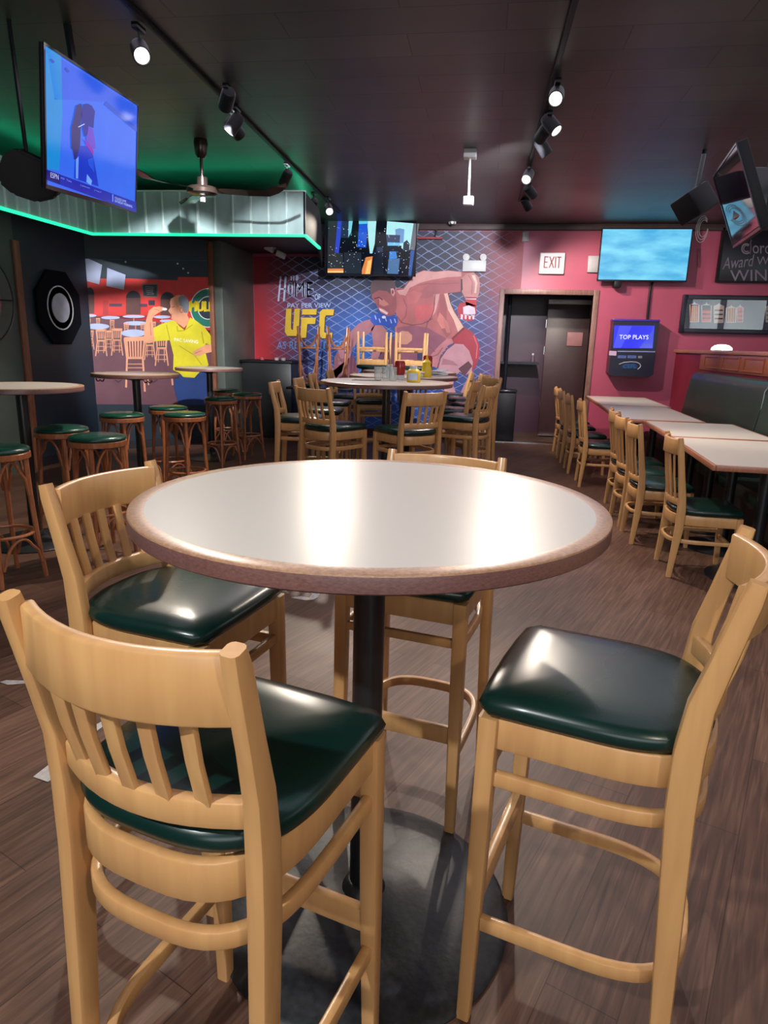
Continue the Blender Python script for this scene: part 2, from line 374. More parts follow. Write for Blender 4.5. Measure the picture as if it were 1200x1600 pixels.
# back wall with the doorway
DX0, DX1, DZ = .20, 1.43, 2.12
bm = bmesh.new()
for lo, hi in (((-3.6, YB, 0), (DX0, YB+.12, CEIL)), ((DX1, YB, 0), (XR, YB+.12, CEIL)), ((DX0, YB, DZ), (DX1, YB+.12, CEIL))): box(bm, lo, hi)
struct('wall_back', bm, WALLRED)
bm = bmesh.new()
box(bm, (DX0-.075, YB-.025, 0), (DX0, YB+.14, DZ+.07), .006); box(bm, (DX1, YB-.025, 0), (DX1+.075, YB+.14, DZ+.07), .006); box(bm, (DX0, YB-.025, DZ), (DX1, YB+.14, DZ+.07), .006)
struct('trim_3', bm, FRAMEW)
bm = bmesh.new(); box(bm, (-2.0, YB-.07, 2.965), (XR, YB, CEIL), .01); struct('trim_4', bm, M('crown_trim', srgb(62, 44, 46), .5, var=.25))
bm = bmesh.new(); box(bm, (-3.52, YB-.02, 0), (DX0-.08, YB, .12)); box(bm, (DX1+.08, YB-.02, 0), (2.6, YB, .12)); struct('baseboard_back', bm, M('brown_base', (.05, .02, .02), .5))
# vestibule behind the doorway
bm = bmesh.new(); box(bm, (-.6, 11.55, 0), (2.0, 11.65, CEIL)); box(bm, (-.7, YB+.12, 0), (-.6, 11.6, CEIL)); box(bm, (2.0, YB+.12, 0), (2.1, 11.6, CEIL)); struct('wall_vestibule', bm, MAROON)
struct('trim_5', BX((DX0, YB-.02, 0), (DX1, YB+.12, .012)), CHROME)
# rear of the room behind the camera and right wall
bm = bmesh.new(); box(bm, (XL-.1, YF-.12, 0), (XR, YF, .9)); box(bm, (XL-.1, YF-.12, 2.75), (XR, YF, CEIL))
for x0, x1 in ((XL-.1, -1.6), (.95, 1.15), (3.7, XR)): box(bm, (x0, YF-.12, .9), (x1, YF, 2.75))
struct('wall_front', bm, WALLDARK)
WINE = M('daylit_window', (.75, .85, .95), .3, var=.2, scale=1, emit=1.6)  # glowing panes added to light the room from out of view
for i, (x0, x1) in enumerate(((-1.6, .95), (1.15, 3.7))): struct('window_%d' % (i+1), BX((x0, YF-.08, .9), (x1, YF-.05, 2.75)), WINE)
WR = M('dark_red_wall', srgb(96, 30, 44), .5)
bm = bmesh.new(); box(bm, (XR, YF, 0), (XR+.1, YB+.1, 1.0)); box(bm, (XR, YF, 2.75), (XR+.1, YB+.1, CEIL))
for y0, y1 in ((YF, .5), (2.9, 3.2), (5.3, 5.6), (7.7, YB+.1)): box(bm, (XR, y0, 1.0), (XR+.1, y1, 2.75))
struct('wall_right', bm, WR)
for i, (y0, y1) in enumerate(((.5, 2.9), (3.2, 5.3), (5.6, 7.7))): struct('window_%d' % (i+3), BX((XR+.03, y0, 1.0), (XR+.06, y1, 2.75)), WINE)  # added panes, placed to be reflected in the picture glass

# knee wall with wood panels behind the booth bench
KX = 2.50
struct('wall_right_low', BX((KX, YF+.5, 0), (KX+.14, 9.75, 1.37)), M('maroon_low_wall', srgb(110, 26, 42), .4, var=.15, scale=2))
struct('trim_6', BX((KX-.03, YF+.5, 1.37), (KX+.17, 9.78, 1.41), .008), REDWOOD)
bm = bmesh.new(); box(bm, (KX-.012, YF+.6, 1.19), (KX, 8.6, 1.368), .002)
y = 8.42
while y > -1:
    for lo, hi in (((KX-.022, y-.50, 1.335), (KX-.012, y, 1.350)), ((KX-.022, y-.50, 1.215), (KX-.012, y, 1.23)), ((KX-.022, y-.50, 1.23), (KX-.012, y-.485, 1.335)), ((KX-.022, y-.015, 1.23), (KX-.012, y, 1.335))): box(bm, lo, hi)
    y -= .62
struct('trim_7', bm, PANELW)

# ------------------------------------------------------------------ soffit above the darts corner with metal valance and green strip
SZ0, SZ1 = 2.45, 2.865
VP = [Vector((-4.24, 0.5, 0)), Vector((-4.24, 7.16, 0)), Vector((-1.92, 7.22, 0)), Vector((-2.0, 8.15, 0)), Vector((-2.46, YB-.02, 0))]
bm = bmesh.new()
extr(bm, [(XL-.1, .5, 2.64), (-4.26, .5, 2.64), (-4.26, 7.2, 2.64), (-1.95, 7.24, 2.64), (-2.03, 8.15, 2.64), (-2.5, YB, 2.64), (-3.53, YB, 2.64), (-3.53, 9.0, 2.64), (-3.64, 9.0, 2.64), (XL, 7.8, 2.64)], (0, 0, .14))
struct('ceiling_soffit', bm, BLACKWALL)
vt = thing('metal_valance', 'ribbed sheet-metal valance around the soffit above the painted corner, edged by a green light strip', 'valance')
VM = M('ribbed_metal', srgb(168, 194, 192), .42, metal=.15, var=.22, scale=5, stretch=(1, 1, .3))
VD = M('black_valance', (.008, .009, .010), .7, spec=.15)
for i, (a, b) in enumerate(zip(VP, VP[1:])):
    d = (b-a); L_ = d.length; d.normalize(); n = Vector((d.y, -d.x, 0))
    bm = bmesh.new(); extr(bm, [a, b, b-n*.02, a-n*.02], (0, 0, SZ1-SZ0))
    bmesh.ops.translate(bm, verts=bm.verts[:], vec=(0, 0, SZ0))
    if i < 2:
        rb = bmesh.new(); s = .03; k = 0
        while s < L_-.02:
            wd = .014 if k % 3 else .02; p = a+d*s
            extr(rb, [p+Vector((0, 0, SZ0)), p+d*wd+Vector((0, 0, SZ0)), p+d*wd+n*.014+Vector((0, 0, SZ0)), p+n*.014+Vector((0, 0, SZ0))], (0, 0, SZ1-SZ0))
            s += .19 if i else .155; k += 1
        extr(rb, [a+n*.02+Vector((0, 0, SZ1)), b+n*.02+Vector((0, 0, SZ1)), b-n*.03+Vector((0, 0, SZ1)), a-n*.03+Vector((0, 0, SZ1))], (0, 0, .014))
    if i < 2: obj('batten', rb, M('bright_batten', srgb(215, 235, 230), .35, metal=.2, var=.1), vt)
    obj('metal_panel' if i < 2 else 'black_panel', bm, VM if i < 2 else VD, vt)
GREEN = M('green_led', (.015, .80, .36), .4, var=.02, emit=1.7)
ends = VP[:4]
bm = bmesh.new()
for a, b in zip(ends, ends[1:]):
    d = (b-a).normalized(); n = Vector((d.y, -d.x, 0)); z = Vector((0, 0, SZ0-.012))
    extr(bm, [a+n*.016+z, b+n*.016+z, b-n*.012+z, a-n*.012+z], (0, 0, .024))
obj('light_strip', bm, GREEN, vt, smooth=False)
bm = bmesh.new()
for a, b in ((Vector((-4.3, 2.5, 0)), Vector((-4.3, 7.1, 0))), (Vector((-4.2, 7.32, 0)), Vector((-2.1, 7.38, 0))), (Vector((-2.13, 7.5, 0)), Vector((-2.5, 9.6, 0)))):
    d = (b-a).normalized(); n = Vector((d.y, -d.x, 0)); z = Vector((0, 0, 2.868))
    extr(bm, [a+n*.012+z, b+n*.012+z, b-n*.012+z, a-n*.012+z], (0, 0, .02))
GREEN2 = M('green_led_top', (.0, .55, .26), .4, var=.02, emit=13.0)
obj('light_strip', bm, GREEN2, vt, smooth=False)

# ------------------------------------------------------------------ large mural on the back wall
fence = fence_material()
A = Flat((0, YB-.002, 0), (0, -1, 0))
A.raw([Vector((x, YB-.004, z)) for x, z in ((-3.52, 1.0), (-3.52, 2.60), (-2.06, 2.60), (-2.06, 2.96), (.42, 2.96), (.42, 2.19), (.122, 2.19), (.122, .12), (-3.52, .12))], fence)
T6 = lambda p: (540+p[0]/5, 400+p[1]/5)
A.mapf = T6
P_ = lambda *c: paint(c)
skin = P_(176, 98, 100); skin2 = P_(150, 82, 88); lite = P_(206, 150, 148); pale = P_(196, 140, 150); dark = P_(120, 62, 72); vdark = P_(70, 38, 50)
A.poly([(385, 250), (450, 250), (490, 195), (540, 140), (610, 112), (700, 122), (800, 112), (900, 122), (990, 125), (1030, 160), (1050, 220), (1045, 280), (1025, 325), (930, 330), (905, 280), (860, 285), (800, 290), (820, 370), (850, 430), (890, 490), (930, 560), (880, 605), (835, 655), (760, 690), (690, 760), (650, 810), (640, 880), (430, 880), (400, 780), (385, 560), (410, 500), (385, 420), (395, 330)], skin, 1)
A.poly([(400, 560), (520, 540), (640, 560), (780, 640), (800, 680), (700, 760), (650, 880), (420, 880)], P_(140, 80, 98), 2)
A.poly([(540, 145), (610, 115), (700, 125), (800, 115), (905, 126), (905, 160), (800, 165), (680, 185), (580, 210), (500, 250), (470, 310), (420, 300), (400, 270), (450, 260), (490, 205)], lite, 2)
A.poly([(540, 400), (600, 375), (690, 380), (695, 430), (650, 490), (590, 515), (545, 490)], P_(196, 92, 96), 2)
A.poly([(690, 300), (735, 295), (725, 350), (700, 440), (670, 480), (690, 420), (700, 370)], lite, 3)
A.poly([(735, 300), (765, 296), (790, 400), (790, 520), (830, 600), (790, 640), (740, 560), (710, 450), (730, 380)], P_(160, 86, 90), 3)
A.poly([(770, 294), (800, 290), (822, 370), (852, 430), (925, 560), (880, 600), (845, 500), (800, 420)], P_(222, 176, 160), 3)
A.poly([(735, 440), (770, 480), (790, 560), (750, 570), (715, 500)], P_(205, 120, 112), 4)
A.poly([(900, 180), (940, 140), (1000, 128), (1040, 165), (1050, 225), (1040, 300), (1025, 330), (932, 330), (905, 275)], P_(192, 130, 128), 2)
A.poly([(985, 150), (1010, 150), (1030, 210), (1020, 290), (1005, 290), (1012, 210)], P_(226, 190, 176), 3)
A.poly([(900, 180), (912, 180), (915, 260), (900, 290)], vdark, 3)
A.poly([(700, 190), (900, 190), (900, 280), (800, 285), (720, 300), (640, 330), (560, 330), (600, 260)], P_(166, 92, 98), 2)
# head
A.poly([(210, 290), (250, 262), (345, 275), (395, 300), (400, 400), (385, 455), (330, 475), (290, 455), (258, 420), (240, 380), (215, 345), (203, 320)], skin2, 4)
A.poly([(192, 262), (200, 215), (230, 182), (290, 162), (350, 172), (385, 205), (392, 240), (355, 262), (350, 300), (325, 275), (262, 268), (222, 290), (200, 305)], P_(92, 72, 76), 5)
A.poly([(262, 330), (300, 340), (340, 380), (300, 395), (262, 375)], P_(190, 118, 112), 5)
A.line([(225, 335), (262, 322), (290, 345)], 8, vdark, 6)
A.poly([(352, 255), (376, 252), (388, 290), (372, 318), (356, 290)], P_(205, 140, 140), 6); A.ell(368, 282, 8, 16, dark, 7)
A.poly([(258, 402), (300, 418), (336, 444), (322, 462), (270, 432)], P_(214, 160, 158), 5); A.line([(265, 415), (325, 450)], 7, P_(235, 225, 225), 6)
A.line([(250, 345), (262, 352), (250, 392)], 6, dark, 5)
OUT = P_(104, 52, 66)
A.line([(400, 262), (450, 258), (490, 205), (540, 148)], 6, OUT, 5); A.line([(905, 280), (860, 286), (802, 292)], 6, OUT, 5); A.line([(700, 300), (690, 420), (670, 480), (640, 520)], 6, OUT, 5)
A.line([(640, 520), (620, 600), (640, 690), (700, 750)], 7, P_(130, 70, 84), 5); A.line([(800, 292), (822, 372), (850, 432), (928, 560)], 5, OUT, 6); A.line([(905, 278), (930, 330), (1022, 328)], 5, OUT, 6)
A.line([(450, 330), (480, 400), (470, 470), (430, 520)], 8, P_(150, 80, 88), 5); A.line([(560, 230), (640, 215), (760, 220), (890, 210)], 7, P_(150, 82, 90), 5)
A.poly([(470, 300), (530, 270), (600, 290), (560, 360), (490, 380)], P_(188, 104, 106), 3); A.poly([(760, 470), (800, 520), (820, 600), (790, 600), (770, 540)], P_(190, 112, 108), 5)
A.line([(400, 470), (440, 520), (520, 540), (600, 530), (680, 490)], 7, P_(128, 66, 76), 5); A.line([(960, 150), (990, 200), (985, 300)], 6, P_(160, 96, 98), 4)
# far arm, red and white glove
A.poly([(935, 318), (1025, 322), (1020, 392), (940, 385)], P_(186, 40, 52), 4)
A.poly([(872, 420), (890, 370), (940, 358), (1020, 388), (1022, 440), (1000, 500), (965, 510), (900, 490), (880, 460)], P_(178, 44, 60), 4)
A.poly([(918, 400), (960, 385), (1010, 405), (1015, 450), (985, 470), (920, 455)], P_(224, 206, 218), 5)
for x in (900, 930, 962, 990): A.poly([(x, 455), (x+18, 458), (x+14, 496), (x, 492)], P_(226, 200, 210), 5)
A.poly([(935, 325), (1022, 330), (1020, 342), (936, 338)], P_(220, 190, 200), 5)
# shorts and legs
A.poly([(830, 655), (930, 558), (985, 590), (1025, 640), (1048, 700), (1046, 790), (1015, 870), (985, 900), (960, 760), (900, 690), (850, 690)], P_(162, 44, 60), 3)
A.line([(825, 655), (925, 562)], 16, P_(120, 30, 44), 4); A.line([(1000, 620), (1030, 700), (1020, 800)], 10, P_(200, 90, 100), 4)
A.poly([(715, 880), (740, 800), (790, 730), (850, 685), (920, 690), (965, 740), (995, 830), (985, 900), (940, 930), (890, 905), (850, 940), (840, 1010), (870, 1090), (920, 1190), (900, 1300), (800, 1180), (770, 1040), (720, 940)], pale, 4)
A.poly([(760, 800), (840, 820), (880, 860), (820, 850), (750, 850)], P_(170, 112, 124), 5)
A.poly([(880, 880), (960, 820), (990, 860), (930, 940)], P_(96, 50, 62), 5)
A.line([(720, 880), (740, 800), (790, 730), (850, 685)], 8, dark, 5)
A.poly([(660, 860), (650, 790), (690, 745), (730, 700), (790, 648), (830, 645), (842, 680), (800, 700), (740, 780), (715, 870)], P_(190, 118, 124), 5)
A.line([(665, 790), (720, 770), (760, 715)], 7, P_(140, 76, 88), 6)
A.poly([(960, 940), (1150, 1100), (1160, 1160), (1148, 1440), (1075, 1450), (1010, 1300), (940, 1180), (900, 1060)], P_(176, 130, 150), 3)
A.poly([(1105, 1240), (1160, 1290), (1152, 1440), (1075, 1450)], P_(196, 186, 200), 4)
# lower fighter with a blue glove
A.poly([(0, 640), (50, 580), (100, 530), (150, 505), (205, 492), (232, 540), (205, 590), (160, 620), (100, 650), (60, 720), (30, 800), (10, 860), (-100, 980), (-90, 800), (-40, 700)], P_(156, 100, 110), 3)
A.poly([(-100, 900), (60, 770), (100, 900), (100, 1000), (-100, 1040)], P_(120, 66, 84), 3)
A.poly([(200, 570), (230, 535), (275, 530), (320, 580), (330, 660), (300, 730), (250, 800), (230, 900), (180, 900), (205, 760), (215, 680)], P_(172, 112, 116), 3)
A.poly([(270, 760), (340, 640), (400, 640), (420, 900), (240, 900)], P_(112, 64, 84), 3)
A.poly([(193, 505), (205, 460), (250, 448), (295, 452), (330, 470), (385, 470), (410, 505), (400, 545), (360, 562), (310, 545), (270, 540), (225, 540)], P_(30, 72, 168), 7)
for x, y in ((230, 480), (262, 505), (310, 495), (350, 510), (382, 505)): A.line([(x, y-16), (x+10, y+16)], 7, P_(170, 190, 230), 8)
A.ell(300, 478, 16, 11, P_(225, 228, 240), 8)
A.poly([(400, 610), (440, 585), (490, 590), (520, 620), (518, 660), (480, 690), (420, 690), (402, 660)], P_(206, 142, 122), 4)
A.poly([(560, 760), (620, 730), (650, 800), (640, 880), (560, 880)], P_(52, 48, 96), 4)
# lettering
A.mapf = lambda p: (420+p[0]/8.571, 410+p[1]/8.571)
LB = P_(178, 192, 226); YL = P_(214, 176, 40); LBL = P_(92, 150, 214); NV = P_(24, 28, 60)
def chunk(pts, mt, lay): A.poly([(x+10, y+12) for x, y in pts], NV, lay); A.poly(pts, mt, lay+1)
for q_ in (0, 8): A.text('THE', (275+q_, 175), (412+q_, 175), (275+q_, 245), LB, 2)
A.poly([(150, 190), (172, 190), (140, 520), (118, 520)], LB, 2); A.poly([(215, 190), (240, 190), (215, 520), (190, 520)], LB, 2); A.rect(150, 345, 222, 365, LB, 2)
for q_ in (-6, 0, 7): A.text('O', (258+q_, 262), (320+q_, 262), (258+q_, 460), LB, 2); A.text('M', (350+q_, 262), (475+q_, 262), (350+q_, 460), LB, 2); A.text('E', (506+q_, 262), (596+q_, 262), (506+q_, 465), LB, 2)
A.text('OF', (615, 425), (690, 425), (615, 500), LB, 2)
A.text('PAY PER VIEW', (250, 548), (830, 545), (250, 608), P_(170, 188, 222), 2)
chunk([(235, 620), (305, 620), (298, 880), (310, 905), (326, 900), (345, 620), (418, 620), (402, 930), (370, 985), (250, 985), (215, 930)], YL, 2)
chunk([(450, 625), (645, 625), (637, 700), (443, 700)], YL, 2); chunk([(438, 740), (632, 740), (622, 825), (516, 825), (500, 1010), (423, 1010)], YL, 2)
chunk([(682, 665), (722, 628), (875, 628), (865, 708), (768, 708), (752, 740), (742, 925), (752, 942), (852, 942), (845, 1016), (715, 1016), (670, 975)], YL, 2)
A.text('AS REAL AS IT GETS', (110, 1060), (1120, 1050), (105, 1160), LBL, 2)
o = A.make('wall_mural'); tag(o, 'large mural of two fighters behind wire mesh with yellow UFC letters', 'mural')

# ------------------------------------------------------------------ mural of the darts player on the corner wall
B = Flat(MA, mn, lambda p: (120+p[0]/5.4545, 390+p[1]/5.4545))
RED = P_(206, 50, 44); FLR = P_(104, 66, 76); TANP = P_(226, 158, 122); WHT = P_(176, 186, 214); GRN = P_(30, 64, 66)
XM = 1165
B.poly([(22, 60), (XM-10, 60), (XM, 250), (33, 250)], P_(30, 46, 58), 0)
B.poly([(33, 250), (415, 245), (860, 262), (860, 235), (XM, 235), (XM+15, 720), (1000, 720), (620, 600), (60, 575)], RED, 1)
B.poly([(55, 570), (640, 560), (XM+12, 700), (XM+30, 1325), (125, 1318), (80, 900)], FLR, 1)
B.poly([(22, 80), (100, 78), (215, 130), (190, 295), (35, 255)], WHT, 2); B.poly([(258, 155), (415, 215), (400, 342), (252, 310)], P_(166, 176, 206), 2)
for x, y in ((415, 105), (858, 120), (906, 162), (948, 198)): B.ell(x, y, 8, 8, P_(200, 220, 230), 2, n=10)
B.line([(190, 85), (1100, 95)], 3, P_(70, 90, 100), 1)
for x0, x1, yt, yb in ((72, 148, 322, 545), (418, 543, 350, 552), (712, 832, 362, 560)):
    cx = (x0+x1)/2; B.rect(x0, yt+60, x1, yb, P_(92, 56, 50), 2); B.ell(cx, yt+62, (x1-x0)/2, 62, P_(28, 30, 40), 3, a0=0, a1=180)
B.poly([(553, 292), (692, 292), (687, 406), (562, 402)], P_(90, 92, 96), 2); B.poly([(562, 302), (682, 300), (678, 396), (568, 392)], P_(40, 46, 50), 3)
for k in range(5): B.line([(580+k*4, 320+k*15), (600+k*14, 316+k*15), (655-k*3, 322+k*15)], 3, P_(150, 160, 164), 4)
B.rect(275, 460, 385, 485, P_(76, 52, 70), 2); B.rect(530, 462, 600, 488, P_(76, 52, 70), 2); B.rect(610, 432, 664, 474, P_(44, 34, 50), 2); B.rect(222, 436, 268, 560, P_(176, 44, 42), 2)
def pchair(x, y, s):
    L1 = P_(214, 148, 112); W_ = 9*s
    B.poly([(x-42*s, y-70*s), (x+42*s, y-70*s), (x+40*s, y-50*s), (x-40*s, y-50*s)], TANP, 4)
    for k in range(5): B.line([(x+(-32+16*k)*s, y-50*s), (x+(-28+14*k)*s, y+10*s)], 7*s, TANP, 4)
    B.line([(x-40*s, y-70*s), (x-30*s, y+30*s), (x-44*s, y+150*s)], W_, TANP, 4); B.line([(x+40*s, y-70*s), (x+32*s, y+30*s), (x+48*s, y+150*s)], W_, TANP, 4)
    B.ell(x, y+14*s, 36*s, 12*s, GRN, 3, n=16); B.rect(x-36*s, y+18*s, x+36*s, y+32*s, L1, 4)
    B.line([(x-38*s, y+72*s), (x+40*s, y+72*s)], 6*s, L1, 4); B.line([(x-40*s, y+105*s), (x+44*s, y+105*s)], 6*s, L1, 4)
    B.line([(x-18*s, y+30*s), (x-22*s, y+125*s)], 6*s, L1, 3); B.line([(x+20*s, y+30*s), (x+22*s, y+125*s)], 6*s, L1, 3)
for x, y, rx, ry in ((110, 563, 56, 13), (285, 580, 80, 14), (485, 570, 95, 13), (725, 574, 72, 13), (765, 608, 60, 12), (500, 628, 104, 18)): B.ell(x, y, rx, ry, WHT, 3, n=24); B.rect(x-5, y, x+5, y+60, P_(190, 130, 100), 2)
for x, y, s in ((100, 620, .4), (180, 612, .4), (300, 630, .45), (420, 660, .5), (560, 660, .45), (650, 650, .5), (110, 740, .75), (270, 745, .8), (340, 745, 1.05), (720, 810, 1.2), (620, 790, 1.0)): pchair(x, y, s)
B.ell(170, 655, 106, 25, WHT, 5, n=28); B.ell(480, 712, 104, 32, WHT, 5, n=28)
pchair(205, 750, 1.05); 
def big(x, y, s):
    B.poly([(x-88*s, y-88*s), (x+92*s, y-96*s), (x+88*s, y-58*s), (x-84*s, y-52*s)], TANP, 6)
    for k in range(6): B.line([(x+(-64+24*k)*s, y-56*s), (x+(-52+21*k)*s, y+82*s)], 13*s, TANP, 6)
    B.rect(x-66*s, y+78*s, x+72*s, y+98*s, TANP, 6)
    B.line([(x-84*s, y-80*s), (x-62*s, y+90*s), (x-70*s, y+340*s)], 16*s, TANP, 6); B.line([(x+88*s, y-80*s), (x+72*s, y+90*s), (x+90*s, y+375*s)], 16*s, TANP, 6)
    for z in (140, 172, 205): B.line([(x-66*s, y+z*s), (x+80*s, y+z*s)], 8*s, P_(214, 148, 112), 6)
big(488, 835, 1)
B.line([(110, 1100), (130, 1130)], 10, TANP, 6); B.line([(805, 1060), (815, 1155)], 14, TANP, 5); B.line([(600, 1060), (610, 1155)], 12, TANP, 5)
# round pub sign, cut by the edge of the wall
clip = XM+4
for r, mt, l in ((168, P_(210, 214, 206), 3), (160, P_(24, 110, 92), 4), (100, P_(210, 214, 206), 5), (93, P_(30, 44, 58), 6)):
    B.ell(1118, 497, r*.92, r, mt, l, n=40, xmax=clip)
for dx, dy in ((0, 0), (7, 0), (-6, 3), (0, -5)): B.text('MULL', (960+dx, 442+dy), (XM-4+dx, 442+dy), (960+dx, 526+dy), P_(232, 206, 30), 8)
# the man
YS = P_(216, 202, 36); YD = P_(170, 156, 30); SK = P_(226, 156, 118); SKD = P_(176, 106, 84)
B.poly([(830, 1050), (1000, 1085), (1060, 1040), (1130, 1045), (1185, 1060), (1192, 1325), (868, 1325), (840, 1240), (822, 1150)], P_(36, 62, 118), 7)
B.poly([(640, 675), (700, 642), (770, 615), (825, 600), (870, 650), (918, 690), (962, 578), (1005, 600), (1080, 655), (1130, 720), (1172, 800), (1135, 812), (1095, 800), (1092, 870), (1120, 985), (1050, 1035), (1000, 1092), (905, 1086), (870, 1050), (818, 1025), (822, 900), (790, 772), (662, 782)], YS, 8)
B.line([(850, 650), (856, 695), (912, 690), (985, 640)], 7, YD, 9); B.line([(1060, 700), (1078, 800)], 9, YD, 9); B.line([(760, 640), (790, 770)], 7, YD, 9); B.line([(870, 820), (1000, 900), (1060, 980)], 6, YD, 9)
B.poly([(798, 420), (850, 388), (905, 386), (945, 430), (952, 500), (938, 560), (955, 590), (935, 640), (908, 670), (870, 640), (832, 612), (800, 590), (806, 560), (788, 540), (776, 520), (796, 490), (790, 450)], SK, 9)
B.poly([(862, 412), (890, 386), (930, 402), (952, 450), (952, 500), (938, 540), (908, 535), (898, 490), (872, 475)], P_(120, 126, 134), 10)
B.ell(888, 515, 15, 26, SKD, 11, n=16); B.ell(888, 515, 9, 18, SK, 12, n=16)
B.line([(792, 548), (812, 552)], 5, SKD, 10); B.line([(806, 492), (830, 486)], 5, vdark, 10); B.line([(870, 640), (908, 668)], 6, SKD, 10)
B.poly([(568, 765), (572, 680), (585, 610), (612, 520), (650, 490), (700, 484), (740, 492), (742, 516), (700, 535), (660, 560), (640, 590), (650, 680), (662, 785), (600, 800)], SK, 9)
B.line([(622, 620), (630, 730)], 5, SKD, 10); B.line([(655, 505), (700, 520)], 4, SKD, 10); B.ell(745, 508, 22, 12, P_(225, 225, 225), 10, n=12)
B.poly([(985, 870), (1040, 838), (1100, 808), (1168, 812), (1172, 868), (1100, 882), (1050, 905), (995, 905)], SK, 10); B.line([(1000, 885), (1060, 862)], 5, SKD, 11)
B.text('PAC SAVING', (828, 752), (1030, 772), (828, 780), P_(240, 236, 220), 10)
B.line([(320, 1105), (350, 1130), (385, 1105)], 7, vdark, 7); B.line([(615, 1108), (650, 1130), (685, 1110)], 7, vdark, 7)
o = B.make('wall_mural'); tag(o, 'painted mural of a man in a yellow shirt throwing a dart', 'mural')

# ------------------------------------------------------------------ dart boards on the left wall
def dartboard(cy, cz, r, oct_, label):
    t = thing('dartboard', label, 'dartboard', (XL+.012, cy, cz))
    R90 = Matrix.Rotation(PI/2, 4, 'Y')
    if oct_:
        obj('backboard', LT([(r, .0), (r, .025), (r-.01, .03)], n=8, M4=R90 @ Matrix.Rotation(PI/8, 4, 'Z')), M('dart_back', (.003, .004, .007), .8, spec=.1), t, smooth=False)
        obj('outer_ring', LT([(.235, .03), (.235, .036), (.222, .036), (.222, .03)], n=40, M4=R90), WHITEP, t)
        obj('board_face', LT([(.155, .03), (.155, .04), (.0, .04)], n=40, M4=R90), M('dart_face', (.5, .52, .6), .6), t)
    else:
        obj('backboard', LT([(r*.8, .0), (r*.8, .03), (r*.78, .035)], n=40, M4=R90), BLACKM, t)
        obj('ring_guard', TB([(.10, r*math.cos(a*PI/20), r*math.sin(a*PI/20)) for a in range(40)], .008, closed=True), BLACKM, t)
        for a in (0, 90, 180, 270):
            q = math.radians(a); obj('guard_arm', TB([(.03, .6*r*math.cos(q), .6*r*math.sin(q)), (.10, r*math.cos(q), r*math.sin(q))], .008), BLACKM, t)
        obj('number_ring', LT([(.17, .035), (.17, .045), (.155, .045), (.155, .035)], n=40, M4=R90), WHITEP, t)
        bm = bmesh.new()
        for k in range(10):
            a0, a1 = 2*PI*k/10, 2*PI*(k+.5)/10
            extr(bm, [(.036, .02*math.cos(a0), .02*math.sin(a0)), (.036, .14*math.cos(a0), .14*math.sin(a0)), (.036, .14*math.cos(a1), .14*math.sin(a1)), (.036, .02*math.cos(a1), .02*math.sin(a1))], (.006, 0, 0))
        obj('board_face', bm, M('dart_wedges', (.5, .47, .4), .7), t)
p = atx((26, 472), XL); dartboard(p.y-.60, p.z, .40, False, 'dartboard with wire ring guard on the grey-green wall, cut by the photo edge')
p = atx((89, 481), XL); dartboard(p.y, p.z, .42, True, 'dark octagonal dartboard with white centre on the navy wall')

